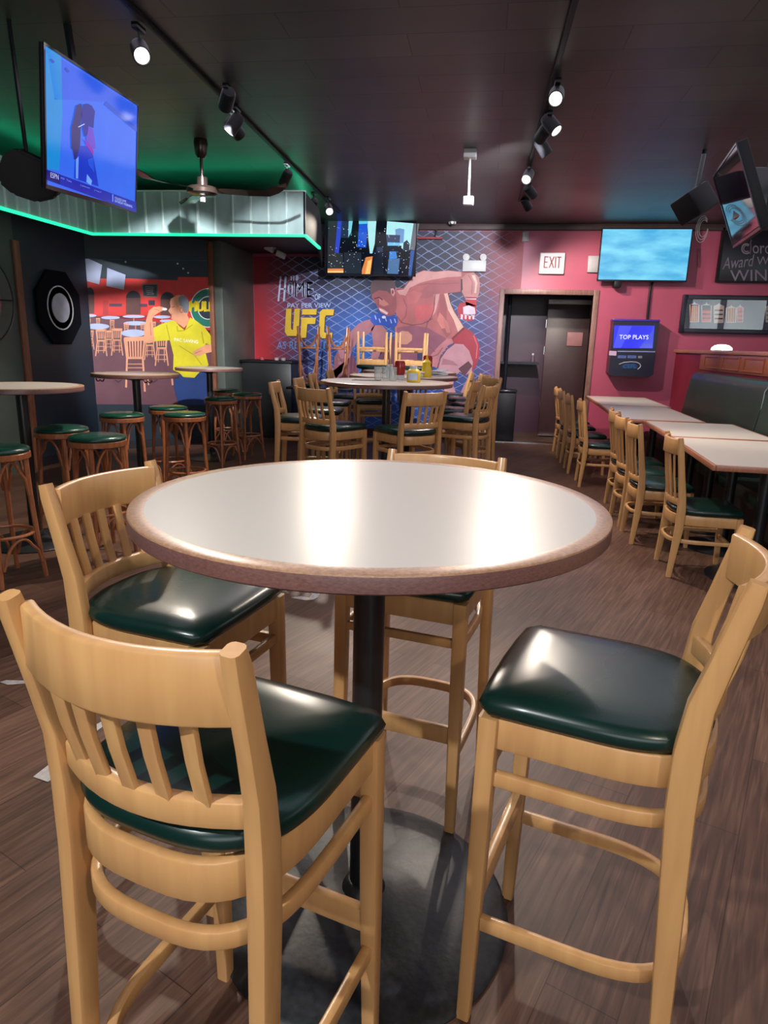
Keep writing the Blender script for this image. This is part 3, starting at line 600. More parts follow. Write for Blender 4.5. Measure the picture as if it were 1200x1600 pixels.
# ------------------------------------------------------------------ main furniture builders
def slat_chair(kind):
    bar = kind == 'bar'
    zs, zt = (.775, 1.06) if bar else (.458, .885)
    t = thing('bar_chair' if bar else 'dining_chair', '', 'chair')
    def postY(z):
        k = [(0, -.195), (zs-.12, -.166), (zs+.03, -.168), (zt, -.228)]
        for (a, ya), (b, yb) in zip(k, k[1:]):
            if z <= b: return ya + (yb-ya)*(z-a)/(b-a)
        return k[-1][1]
    # cushion
    def outline(a, fr, bk, n=3.0, N_=44):
        pts = []
        for i in range(N_+1):
            th = PI*i/N_; c, s = math.cos(th), math.sin(th)
            pts.append((a*math.copysign(abs(c)**(2/n), c), .02-(bk+.02)*abs(s)**(2/n)))
        pts += [(-a*1.0, .10), (-a*1.0, fr-.02), (-a+.02, fr), (-a*.5, fr+.006), (0, fr+.008), (a*.5, fr+.006), (a-.02, fr), (a, fr-.02), (a, .10)]
        return pts
    bm = bmesh.new(); rings = []
    base = outline(.196, .195, .205); cz = zs-.052
    for ins, z in ((.012, 0), (.0, .010), (-.004, .024), (.001, .036), (.014, .046), (.045, .0535), (.09, .057), (.15, .0585)):
        rings.append([bm.verts.new((x*(1-ins/.196), y*(1-ins/.2) if True else y, cz+z)) for x, y in base])
    for a, b in zip(rings, rings[1:]):
        n = len(a)
        for i in range(n): bm.faces.new((a[i], a[(i+1) % n], b[(i+1) % n], b[i]))
    bm.faces.new(rings[0]); bm.faces.new(rings[-1])
    obj('seat', bm, VINYL, t, angle=60)
    def upath(a, bk, fr=.165):
        pts = [(a, fr), (a, .10), (a, .05)]
        for i in range(0, 25):
            th = PI*i/24; c, s = math.cos(th), math.sin(th); n = 3.1
            pts.append((a*math.copysign(abs(c)**(2/n), c) if abs(c) > 1e-6 else 0, .02-(bk+.02)*abs(s)**(2/n)))
        pts += [(-a, .05), (-a, .10), (-a, fr)]
        return pts
    def urail(name, z0, z1, a, bk, th):
        obj(name, SW([(x, y, (z0+z1)/2) for x, y in upath(a, bk)], th, z1-z0, ch=.004), MAPLE, t)
    urail('seat_frame', zs-.118, zs-.053, .176, .208, .018)
    bm = bmesh.new(); sweep(bm, [(-.165, .178, zs-.0855), (.165, .178, zs-.0855)], .02, .065); obj('front_rail', bm, MAPLE, t)
    if bar:
        urail('side_rail', .575, .607, .176, .206, .018); urail('stretcher', .235, .267, .178, .212, .019)
        obj('footrest', SW([(-.165, .178, .318), (.165, .178, .318)], .022, .052), MAPLE, t)
        obj('front_stretcher', SW([(-.165, .178, .600), (.165, .178, .600)], .018, .026), MAPLE, t)
    else:
        urail('stretcher', .222, .248, .176, .210, .018)
        obj('front_stretcher', SW([(-.165, .178, .20), (.165, .178, .20)], .018, .03), MAPLE, t)
    for s in (-1, 1):
        obj('leg', SW([(s*.181, .187, 0), (s*.178, .180, zs*.5), (s*.176, .176, zs-.053)], [.028, .035, .037], [.028, .035, .037], up=(0, 1, 0)), MAPLE, t)
        zz = [0, zs*.35, zs-.14, zs-.03, zs+.06, (zs+zt)/2, zt-.03, zt]
        ww = [.026, .029, .032, .032, .030, .028, .028, .026]; hh = [.030, .040, .050, .050, .044, .038, .034, .028]
        xx = [.181, .178, .176, .176, .177, .180, .183, .183]
        obj('leg', SW([(s*x, postY(z), z) for x, z in zip(xx, zz)], ww, hh, up=(0, 1, 0), ch=.007), MAPLE, t)
    def bow(z, b=.048, x1=.172, n=13): return [(x1*(2*i/(n-1)-1), postY(z)-b*(1-(2*i/(n-1)-1)**2)+.004, z) for i in range(n)]
    cz0, cz1 = (zt-.108, zt-.012); lz0, lz1 = zs+.003, zs+.045
    obj('crest_rail', SW(bow((cz0+cz1)/2), .021, cz1-cz0, ch=.005), MAPLE, t)
    obj('back_rail', SW(bow((lz0+lz1)/2), .021, lz1-lz0, ch=.004), MAPLE, t)
    for k in range(5):
        u = -.62+.31*k; x = .172*u; bo = .048*(1-u*u)-.004
        obj('slat', SW([(x, postY(lz1)-bo, lz1-.006), (x*1.02, postY((lz1+cz0)/2)-bo-.003, (lz1+cz0)/2), (x*1.04, postY(cz0)-bo, cz0+.006)], .024, .010, up=(0, 1, 0), ch=.002), MAPLE, t)
    remember(t); return t

def place(proto, first, loc, f, label, group=None, rot=None):
    rz = math.atan2(-f[0], f[1])
    if first[0]:
        first[0] = False; proto.location = loc; proto.rotation_euler = rot if rot else (0, 0, rz); proto['label'] = label
        if group: proto['group'] = group
        return proto
    return dup(proto, loc, rz, label, group, rot)

BAR = slat_chair('bar'); fb = [True]
for loc, f, lab in (
    ((-.378, .938, 0), (.27, .963), 'nearest tall maple chair at the big round table, its back to the camera'),
    ((.266, 1.285, 0), (-.958, .287), 'tall maple chair right of the big round table, the table shadow across its green seat'),
    ((-.742, 1.545, 0), (.978, -.21), 'tall maple chair left of the big round table, facing right'),
    ((-.161, 1.937, 0), (-.22, -.975), 'tall maple chair behind the black pole of the big round table, facing the camera'),
    ((-1.185, 5.29, 0), (.556, .83), 'tall chair with its back to us at the left front of the condiment table'),
    ((-.58, 5.24, 0), (-.66, .75), 'tall chair with its back to us at the right front of the condiment table'),
    ((-1.57, 5.72, 0), (.99, .12), 'tall chair in side view, leftmost at the middle row of tables beside the black cabinet'),
    ((-1.56, 6.44, 0), (.99, .08), 'tall chair directly behind the leftmost chair of the middle row'),
    ((-1.66, 7.36, 0), (.98, .1), 'third chair back along the left side of the middle row, paler crest rail'),
    ((-1.68, 8.30, 0), (.98, .05), 'farthest standing chair along the left side of the middle row'),
    ((-.16, 6.30, 0), (-.945, .33), 'tall chair in side view, rightmost at the middle row before the doorway'),
    ((-.32, 6.98, 0), (-.97, .1), 'tall chair just behind the right side-view chair of the middle row'),
    ((-.12, 7.66, 0), (-.86, -.5), 'tall chair with its crest turned towards us, before the painted leg'),
    ((-.22, 8.42, 0), (-.95, -.3), 'farthest tall chair on the right side of the middle row'),
    ((-1.28, 7.75, 0), (.3, -.95), 'tall chair whose crest peeks over the second table, left of the glasses'),
    ((-.42, 9.10, 0), (-1, 0), 'tall chair at the far right edge of the third table, only its post showing'),
): place(BAR, fb, loc, f, lab)
DIN = slat_chair('dining'); fd = [True]
for loc, f, lab in (
    ((1.425, 4.47, 0), (1, -.03), 'nearest low chair along the right row of rectangular tables'),
    ((1.335, 5.20, 0), (1, .0), 'second nearest low chair along the right row, partly behind the first'),
    ((1.335, 5.70, 0), (1, .02), 'third low chair from the front along the right row'),
    ((1.37, 6.20, 0), (1, 0), 'fourth low chair from the front, last beside the nearer pair of tables'),
    ((1.225, 7.26, 0), (1, -.03), 'nearest low chair at the far pair of tables, green seat fully in view'),
    ((1.19, 8.02, 0), (1, 0), 'second low chair at the far pair of tables'),
    ((1.18, 8.75, 0), (1, 0), 'third low chair at the far pair of tables'),
    ((1.19, 9.38, 0), (1, .04), 'farthest low chair against the back wall end of the right row'),
): place(DIN, fd, loc, f, lab)
# chairs stood upside down on the third round table, feet in the air
for x, y, lab in ((-1.43, 8.78, 'upturned maple chair on the third round table, left one of the two'), (-.955, 8.83, 'upturned maple chair on the third round table, right one before the fighter mural')):
    place(DIN, fd, (x, y, 1.07+.462), (0, -1), lab, rot=(PI, 0, 0))

def bent_stool():
    t = thing('bentwood_stool', '', 'stool'); PAD = M('stool_pad_vinyl', (.006, .045, .030), .25, var=.2, scale=3)
    obj('seat_pad', LT([(0, .752), (.165, .752), (.174, .757), (.176, .765), (.170, .776), (.14, .785), (.07, .789), (0, .79)], n=40), PAD, t, angle=60)
    obj('seat_ring', LT([(.12, .716), (.172, .716), (.177, .720), (.177, .748), (.172, .752), (.12, .752)], n=40), BENT, t)
    ang = [PI/4+k*PI/2 for k in range(4)]
    def lr(z): return .148+.048*(1-z/.72)**1.7
    for a in ang:
        obj('leg', TB([(lr(z)*math.cos(a), lr(z)*math.sin(a), z) for z in (0, .06, .14, .25, .38, .5, .62, .72)], [.013, .013, .0135, .014, .015, .0155, .016, .016]), BENT, t)
    for a in ang:
        for nm_, z0, z1, r0 in (('arch_brace', .50, .705, .15), ('lower_brace', .10, .262, .165)):
            pts = []
            for i in range(13):
                s = i/12; b = a+.10+(PI/2-.20)*s; z = z0+(z1-z0)*min(1, (math.sin(PI*s))**.55 if 0 < s < 1 else 0)
                r = (lr(z)-.004)*(.86 if .15 < s < .85 else 1)
                if nm_ == 'lower_brace': r = lr(z)*(.9 if .15 < s < .85 else 1)
                pts.append((r*math.cos(b), r*math.sin(b), z))
            obj(nm_, TB(pts, .0085, n=8), BENT, t)
    obj('foot_ring', TB([((lr(.28)-.014)*math.cos(2*PI*i/36), (lr(.28)-.014)*math.sin(2*PI*i/36), .28) for i in range(36)], .010, n=8, closed=True), BENT, t)
    remember(t); return t
BS = bent_stool(); fs_ = [True]
for loc, a, lab in (
    ((-2.70, 3.40, 0), 20, 'bentwood stool cut by the left photo edge, nearest to the camera'),
    ((-2.888, 4.30, 0), 8, 'bentwood stool right behind the pole of the leftmost bar table'),
    ((-2.442, 4.00, 0), 30, 'bentwood stool just right of the leftmost bar table, second nearest'),
    ((-2.967, 5.25, 0), 12, 'bentwood stool with a thick bright green pad left of the second bar table pole'),
    ((-2.896, 5.95, 0), 40, 'bentwood stool behind the second bar table, dark olive seat against the mural'),
    ((-2.523, 5.48, 0), 18, 'bentwood stool right of the second bar table, in front of the olive-seated one'),
    ((-2.84, 7.09, 0), 25, 'bentwood stool in front of the third bar table pole'),
    ((-3.22, 8.25, 0), 5, 'farthest bentwood stool, behind the third bar table'),
    ((-2.806, 7.83, 0), 38, 'bentwood stool right of the third bar table beside the black cabinet'),
): place(BS, fs_, loc, (math.sin(math.radians(a)), math.cos(math.radians(a))), lab)
for x, y, lab in ((-2.385, 9.1, 'upturned bentwood stool with legs up in front of the UFC letters, left one'), (-1.99, 9.15, 'upturned bentwood stool with legs up, right one beside the letter C')):
    place(BS, fs_, (x, y, .80+.79), (0, 1), lab, rot=(PI, 0, .3))

def round_table(R_, label, loc, rb=.36, hooks=0, rim=OAK, h=1.07):
    t = thing('round_table', label, 'table', loc)
    th = .034; e = .032
    bm = LT([(0, h-th+.004), (R_-e, h-th+.004), (R_-e, h), (0, h)], n=96); obj('tabletop', bm, LAMIN, t, angle=30)
    c = R_
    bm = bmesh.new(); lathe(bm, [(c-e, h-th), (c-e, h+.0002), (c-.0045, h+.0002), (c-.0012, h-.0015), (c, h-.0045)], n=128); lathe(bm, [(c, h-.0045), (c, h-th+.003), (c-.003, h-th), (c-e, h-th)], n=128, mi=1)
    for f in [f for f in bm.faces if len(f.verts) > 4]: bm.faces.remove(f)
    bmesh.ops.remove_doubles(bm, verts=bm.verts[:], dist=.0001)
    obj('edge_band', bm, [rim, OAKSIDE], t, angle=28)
    obj('pole', LT([(.036, .05), (.036, h-th-.01)], n=32), BLACKM, t)
    obj('top_plate', LT([(.05, h-th-.03), (.16, h-th-.006), (.16, h-th)], n=32), BLACKM, t)
    obj('base', LT([(0, 0), (rb, 0), (rb+.002, .006), (rb-.01, .014), (rb*.6, .028), (.09, .042), (.055, .055), (.045, .075), (.038, .08), (0, .08)], n=72), BASEM, t, angle=40)
    for k in range(hooks):
        x = (-.24, .22)[k]; obj('coat_hook', TB([(x-.04, -.2, h-th-.012), (x-.03, -.2, h-th-.035), (x-.01, -.2, h-th-.035), (x, -.2, h-th-.02), (x+.01, -.2, h-th-.035), (x+.03, -.2, h-th-.035), (x+.04, -.2, h-th-.012)], .005, n=6), BLACKM, t)
    return t
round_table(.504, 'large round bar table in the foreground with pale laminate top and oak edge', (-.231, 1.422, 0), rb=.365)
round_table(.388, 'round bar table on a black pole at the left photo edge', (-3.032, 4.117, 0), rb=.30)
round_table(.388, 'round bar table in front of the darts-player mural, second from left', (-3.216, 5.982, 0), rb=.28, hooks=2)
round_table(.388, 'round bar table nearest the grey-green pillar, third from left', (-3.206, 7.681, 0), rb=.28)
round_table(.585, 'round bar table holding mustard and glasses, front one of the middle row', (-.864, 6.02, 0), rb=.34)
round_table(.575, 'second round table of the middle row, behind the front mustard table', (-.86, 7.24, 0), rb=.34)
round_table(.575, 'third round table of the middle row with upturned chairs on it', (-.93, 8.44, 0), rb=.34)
t = thing('side_table', 'low dark table under the upturned bentwood stools beside the black cabinet', 'table', (-2.18, 9.2, 0))
obj('tabletop', BX((-.45, -.35, .77), (.45, .35, .80), .004), BLACKM, t); obj('pole', LT([(.04, .02), (.04, .77)], n=20), BLACKM, t); obj('base', LT([(0, 0), (.25, 0), (.25, .012), (.06, .03), (0, .03)], n=32), BASEM, t)

def rect_table(loc, w_, l_, rz, label):
    t = thing('rectangular_table', label, 'table', loc, rz); h = .76
    obj('tabletop', BX((-w_/2+.02, -l_/2+.02, h-.028), (w_/2-.02, l_/2-.02, h)), LAMIN, t)
    bm = bmesh.new()
    for lo, hi in (((-w_/2, -l_/2, h-.034), (-w_/2+.02, l_/2, h+.0005)), ((w_/2-.02, -l_/2, h-.034), (w_/2, l_/2, h+.0005)), ((-w_/2+.02, -l_/2, h-.034), (w_/2-.02, -l_/2+.02, h+.0005)), ((-w_/2+.02, l_/2-.02, h-.034), (w_/2-.02, l_/2, h+.0005))): box(bm, lo, hi, .004)
    obj('edge_band', bm, REDWOOD, t)
    for s in (-1, 1):
        obj('pole', LT([(.036, .03), (.036, h-.034)], n=24, c=(0, s*l_*.27, 0)), BLACKM, t)
        obj('base', LT([(0, 0), (.27, 0), (.27, .008), (.1, .03), (.04, .05), (0, .05)], n=40, c=(0, s*l_*.27, 0)), BASEM, t)
for (a, b, wd, lab) in (
    ((1.335, 4.10), (1.425, 5.41), .78, 'nearest rectangular table of the right row'),
    ((1.435, 5.43), (1.475, 6.58), .78, 'second rectangular table of the right row, pushed against the nearest'),
    ((1.285, 6.66), (1.345, 8.28), .76, 'third rectangular table of the right row, offset towards the aisle'),
    ((1.350, 8.30), (1.385, 9.80), .80, 'farthest rectangular table of the right row by the back wall')):
    dx, dy = b[0]-a[0], b[1]-a[1]; l_ = math.hypot(dx, dy); rz = -math.atan2(dx, dy)
    c, s = math.cos(rz), math.sin(rz); mx_, my_ = (a[0]+b[0])/2, (a[1]+b[1])/2
    rect_table((mx_+c*wd/2, my_+s*wd/2, 0), wd, l_-.004, rz, lab)

# booth bench along the low wall
t = thing('booth_bench', 'long dark green vinyl booth bench along the low panelled wall on the right', 'bench', (2.5, 0, 0))
yy = [8.35, 6.15, 4.0, 1.9, 0]
for a, b in zip(yy, yy[1:]):
    bm = bmesh.new(); prof = [(-.02, .50), (-.02, 1.10), (-.045, 1.155), (-.09, 1.17), (-.135, 1.15), (-.165, 1.08), (-.22, .70), (-.24, .50)]
    extr(bm, [(x, b+.008, z) for x, z in prof], (0, a-b-.016, 0)); obj('backrest', bm, VINYL2, t, angle=50)
    bm = bmesh.new(); box(bm, (-.62, b+.006, .36), (-.02, a-.006, .47), .03); obj('seat', bm, VINYL2, t)
    obj('piping', TB([(-.19, b, .6), (-.172, b, 1.08), (-.13, b, 1.16), (-.09, b, 1.18), (-.03, b, 1.16)], .006, n=6), M('grey_piping', (.2, .24, .26), .4), t)
obj('plinth', BX((-.56, .02, 0), (-.02, 8.34, .36)), M('bench_plinth', (.02, .008, .01), .5), t)

# ------------------------------------------------------------------ televisions
def screen_frame(c, n, ww, hh, roll=0):
    n = Vector(n).normalized(); r = Vector((0, 0, 1)).cross(n).normalized(); u = n.cross(r)
    r2 = math.cos(roll)*r+math.sin(roll)*u; u2 = -math.sin(roll)*r+math.cos(roll)*u
    Mx = Matrix((r2, u2, n)).transposed().to_4x4(); Mx.translation = Vector(c); return Mx
def tv_body(t, Mx, ww, hh, mats=PLAST, depth=.05):
    bm = bmesh.new(); box(bm, (-ww/2, -hh/2, -depth), (ww/2, hh/2, -.001), .006, M4=Mx); cs = obj('casing', bm, mats, t)
    bm = bmesh.new(); b = .012
    for lo, hi in (((-ww/2, -hh/2, -.002), (ww/2, -hh/2+b*1.6, .006)), ((-ww/2, hh/2-b, -.002), (ww/2, hh/2, .006)), ((-ww/2, -hh/2+b, -.002), (-ww/2+b, hh/2-b, .006)), ((ww/2-b, -hh/2+b, -.002), (ww/2, hh/2-b, .006))): box(bm, lo, hi, M4=Mx)
    obj('bezel', bm, GLOSSB, cs)
def E_(r, g, b, s=1.0): return paint((r, g, b), s, .12)
# left television
n = Vector((math.sin(1.475)*math.cos(-.119), math.cos(1.475)*math.cos(-.119), math.sin(-.119)))
c = Vector((-2.266, 3.94, 2.47)); MX = screen_frame(c, n, 1.1, .63, .067)
t = thing('television', 'ceiling-hung television at the upper left showing a blue sports picture', 'television')
tv_body(t, MX, 1.11, .64, depth=.022)
S = Flat(c, n, lambda p: (60+p[0]/5.712, 60+p[1]/5.714))
BL = E_(52, 112, 255, .85); S.raw([MX @ Vector(q) for q in ((-.548, -.305, .001), (.548, -.305, .001), (.548, .313, .001), (-.548, .313, .001))], BL)
S.poly([(62, 70), (200, 140), (210, 700), (180, 1180), (62, 1160)], E_(10, 150, 235, .8), 1)
S.poly([(70, 100), (880, 610), (880, 820), (600, 570), (280, 545), (140, 545)], E_(48, 100, 250, .8), 1)
S.poly([(600, 560), (880, 800), (880, 840), (580, 590)], E_(36, 84, 220, .8), 2)
S.poly([(330, 600), (375, 580), (385, 620), (372, 760), (365, 960), (330, 1080), (310, 1080), (300, 1000), (285, 980), (285, 800), (310, 700)], E_(50, 40, 130, .7), 3)
S.poly([(395, 590), (430, 580), (470, 600), (498, 650), (490, 720), (485, 800), (440, 780), (430, 860), (405, 880), (380, 760), (372, 680)], E_(28, 34, 170, .7), 3)
S.poly([(440, 780), (480, 810), (495, 900), (505, 980), (470, 990), (420, 900)], E_(110, 70, 220, .8), 3)
S.poly([(398, 900), (440, 930), (485, 1010), (478, 1040), (430, 970)], E_(150, 20, 190, .8), 4)
S.poly([(370, 960), (430, 960), (480, 1040), (510, 1200), (530, 1320), (310, 1250), (318, 1080)], E_(20, 60, 215, .8), 3)
S.poly([(325, 1080), (350, 1050), (345, 1250), (325, 1250)], E_(110, 160, 255, .9), 4); S.poly([(425, 1210), (470, 1270), (460, 1310), (420, 1280)], E_(120, 170, 255, .9), 4)
S.poly([(430, 1080), (480, 1060), (490, 1200), (440, 1130)], E_(30, 90, 240, .8), 4); S.line([(345, 790), (400, 762)], 8, E_(190, 200, 255, 1), 5)
S.line([(100, 185), (130, 215)], 22, E_(40, 70, 220, .7), 3); S.line([(235, 265), (265, 300)], 22, E_(30, 80, 220, .7), 3)
S.poly([(62, 1170), (862, 1460), (862, 1552), (62, 1262)], E_(16, 48, 200, .7), 5)
S.poly([(62, 1170), (180, 1212), (180, 1300), (62, 1258)], E_(14, 26, 140, .6), 6)
S.text('ESPN', (92, 1192), (165, 1215), (92, 1238), E_(190, 200, 255, 1.0), 7)
for a, b, q in (((185, 1235), (215, 1245), 'M3'), ((235, 1252), (280, 1268), 'Tate'), ((360, 1300), (445, 1328), 'S Johnson'), ((485, 1345), (545, 1365), '2 Top 4')): S.text(q, a, b, (a[0], a[1]+16), E_(150, 170, 255, .8), 7)
S.text('COLLEGE GAME', (668, 1410), (770, 1445), (668, 1430), E_(190, 205, 255, 1), 7); S.text('SATURDAY MORNING', (668, 1436), (825, 1490), (668, 1458), E_(190, 205, 255, 1), 7)
S.line([(650, 1390), (650, 1455)], 10, E_(110, 140, 255, 1), 7)
S.make('screen', t)
back = c-n*.07
obj('mount_pole', TB([back+Vector((0, 0, .05)), (back.x-.05, back.y, CEIL)], .022), BLACKM, t)
obj('mount_plate', BX((back.x-.09, back.y-.16, 2.36), (back.x+.005, back.y+.16, 2.62), .006), BLACKM, t)
# right hanging television (dark glossy screen)
az, el = 4.87, -.395
n = Vector((math.sin(az)*math.cos(el), math.cos(az)*math.cos(el), math.sin(el))); c = Vector((1.779, 5.826, 2.507)); MX = screen_frame(c, n, 1.0, .58, -.012)
t = thing('television', 'dark ceiling-hung television tilted steeply down at the upper right', 'television')
tv_body(t, MX, 1.02, .60, depth=.07)
bm = bmesh.new(); box(bm, (-.498, -.272, -.001), (.498, .288, .0005), M4=MX); obj('screen', bm, M('tv_glass', (.018, .010, .022), .05, var=.02, spec=.9), t, smooth=False)
bk = c-n*.1; obj('mount_pole', TB([bk, bk+Vector((.12, 0, .12)), (bk.x+.12, bk.y, CEIL)], .025), BLACKM, t)
obj('mount_plate', BX((bk.x-.05, bk.y-.16, bk.z-.15), (bk.x+.08, bk.y+.16, bk.z+.15), .01), BLACKM, t)
# right wall television, pale cyan picture
t = thing('television', 'wall television with a pale cyan picture above the jukebox', 'television')
c = Vector((2.02, 10.08, 2.636)); MX = screen_frame(c, (0, -1, 0), 1.16, .67); tv_body(t, MX, 1.17, .68)
m_, nt, b = nm('cyan_screen'); L = nt.links.new; tc = N(nt, 'ShaderNodeTexCoord'); mp = N(nt, 'ShaderNodeMapping'); mp.inputs['Scale'].default_value = (1, 1, 3.5); L(tc.outputs['Object'], mp.inputs[0])
no = N(nt, 'ShaderNodeTexNoise'); no.inputs['Scale'].default_value = 2.2; no.inputs['Detail'].default_value = 7; L(mp.outputs[0], no.inputs['Vector'])
cr = N(nt, 'ShaderNodeValToRGB'); cr.color_ramp.elements[0].position = .35; cr.color_ramp.elements[0].color = (*srgb(74, 178, 228), 1); cr.color_ramp.elements[1].position = .65; cr.color_ramp.elements[1].color = (*srgb(132, 226, 255), 1)
L(no.outputs[0], cr.inputs[0]); L(cr.outputs[0], b.inputs['Emission Color']); b.inputs['Emission Strength'].default_value = 1.0; b.inputs['Base Color'].default_value = (.02, .02, .02, 1); b.inputs['Roughness'].default_value = .15
bm = bmesh.new(); box(bm, (-.572, -.318, -.001), (.572, .326, .0005), M4=MX); obj('screen', bm, m_, t, smooth=False)
bm = bmesh.new(); box(bm, (1.66, 10.05, 2.21), (1.76, 10.2, 2.31), .02); obj('wall_bracket', bm, PLAST, t); obj('wall_bracket', BX((1.9, 10.12, 2.5), (2.15, YB-.004, 2.75)), BLACKM, t)
# television with the city at night
t = thing('television', 'large television showing skyscrapers at dusk, mounted high on the fighter mural', 'television')
c = Vector((-1.715, 9.98, 2.68)); c = (aty((510, 343), 10.0)+aty((652, 349), 10.0)+aty((645, 432), 10.0)+aty((509, 427), 10.0))/4
MX = screen_frame(c, (0, -1, 0), 1.32, .74); tv_body(t, MX, 1.31, .74)
S = Flat(c, (0, -1, 0), lambda p: (500+p[0]/6.667, 330+p[1]/6.667))
S.raw([MX @ Vector(q) for q in ((-.64, -.352, .001), (.64, -.352, .001), (.64, .358, .001), (-.64, .358, .001))], E_(22, 26, 40, .5))
K = lambda r, g, b, s=1.1: E_(r, g, b, s)
S.poly([(85, 90), (180, 90), (165, 430), (240, 440), (240, 600), (80, 600)], K(60, 66, 72, .6), 1); S.poly([(185, 80), (240, 80), (195, 440), (155, 430)], K(50, 70, 190), 2)
S.poly([(225, 85), (345, 78), (325, 240), (300, 280), (215, 275)], K(44, 60, 90, .7), 2); S.poly([(300, 82), (345, 80), (325, 220), (295, 275)], K(120, 200, 215), 3)
S.poly([(410, 95), (500, 95), (480, 380), (390, 375)], K(30, 84, 200), 2); S.poly([(490, 95), (588, 95), (570, 340), (545, 440), (520, 440), (505, 300), (495, 140)], K(168, 225, 228), 2)
S.poly([(405, 95), (500, 92), (500, 130), (405, 135)], K(90, 190, 215), 3)
S.poly([(700, 105), (978, 128), (940, 400), (890, 420), (690, 240)], K(170, 228, 232), 2)
S.poly([(975, 128), (1035, 130), (985, 410), (935, 400)], K(122, 126, 134, .8), 3)
S.poly([(785, 190), (830, 178), (880, 190), (870, 330), (790, 340)], K(110, 150, 200), 4); S.poly([(690, 245), (835, 250), (830, 330), (700, 360)], K(70, 84, 120, .7), 5)
S.poly([(705, 325), (835, 330), (830, 365), (705, 360)], K(110, 190, 240), 6); S.poly([(690, 360), (850, 360), (845, 420), (690, 420)], K(20, 26, 46, .6), 6)
S.poly([(870, 330), (905, 300), (935, 340), (930, 420), (865, 400)], K(60, 66, 84, .7), 5)
S.poly([(725, 420), (795, 418), (800, 500), (720, 505)], K(64, 130, 210), 3); S.poly([(715, 500), (835, 490), (820, 655), (700, 650)], K(90, 130, 180, .8), 3)
S.poly([(840, 420), (890, 400), (870, 660), (815, 660)], K(16, 22, 40, .5), 4); S.poly([(945, 410), (985, 412), (950, 680), (920, 675)], K(70, 110, 190, .7), 4)
S.rect(250, 430, 430, 650, K(48, 58, 72, .6), 1); S.rect(80, 598, 245, 642, K(220, 130, 70), 3); S.rect(80, 622, 245, 640, K(240, 200, 130), 4)
S.poly([(480, 480), (550, 470), (525, 655), (435, 655), (440, 600)], K(220, 130, 70), 3); S.poly([(500, 520), (540, 500), (520, 655), (470, 655)], K(255, 190, 110), 4)
S.rect(560, 400, 660, 655, K(30, 38, 60, .6), 2); S.rect(590, 375, 655, 425, K(60, 76, 104, .6), 3)
rnd = random.Random(3); LW = K(225, 235, 245); 
for _ in range(150):
    x = rnd.uniform(90, 960); y = rnd.uniform(150, 640)
    if 700 < x and y < 250: continue
    if 495 < x < 590 and y < 400: continue
    S.rect(x, y, x+rnd.uniform(3, 10), y+rnd.uniform(3, 8), LW if rnd.random() < .6 else K(120, 160, 220), 7)
S.make('screen', t)

# ------------------------------------------------------------------ speakers
t = thing('loudspeaker', 'black rounded loudspeaker hanging below the left television', 'speaker')
sp_ = atz((52, 275), 2.33); sp_ = atx((50, 276), -2.62)
def wedge(center, s, r):
    bm = bmesh.new(); prof = [(-.20, -.06), (-.17, -.14), (-.06, -.17), (.10, -.14), (.20, -.05), (.20, .10), (.08, .15), (-.14, .14), (-.20, .06)]
    extr(bm, [(x*s, -.12*s, z*s) for x, z in prof], (0, .24*s, 0)); bmesh.ops.bevel(bm, geom=bm.edges[:], offset=.015, segments=2, affect='EDGES')
    bmesh.ops.transform(bm, matrix=Matrix.Translation(center) @ r, verts=bm.verts[:]); return bm
obj('cabinet', wedge(sp_, .76, Matrix.Rotation(.5, 4, 'Y') @ Matrix.Rotation(.5, 4, 'Z')), PLAST, t)
obj('bracket', TB([sp_+Vector((-.02, 0, .1)), (sp_.x-.05, sp_.y, CEIL)], .012), BLACKM, t)
t = thing('loudspeaker', 'black box loudspeaker tilted behind the dark hanging television at right', 'speaker')
sp2 = aty((1085, 318), 6.6)
bm = bmesh.new(); box(bm, (-.125, -.12, -.11), (.125, .12, .11), .02); bmesh.ops.transform(bm, matrix=Matrix.Translation(sp2) @ Matrix.Rotation(-.6, 4, 'Y') @ Matrix.Rotation(.5, 4, 'Z'), verts=bm.verts[:])
obj('cabinet', bm, PLAST, t); obj('bracket', TB([sp2+Vector((0, 0, .05)), (sp2.x+.03, sp2.y, CEIL)], .018), BLACKM, t)
bm = bmesh.new(); 
for k in range(3): tube(bm, [sp2+Vector((.10+(.035+.008*k)*math.cos(j*.55), .02*k, -.20-(.07+.02*k)*math.sin(j*.55))) for j in range(11)], .003, n=6)
obj('loose_cable', bm, M('pale_cable', (.35, .32, .32), .5), t)

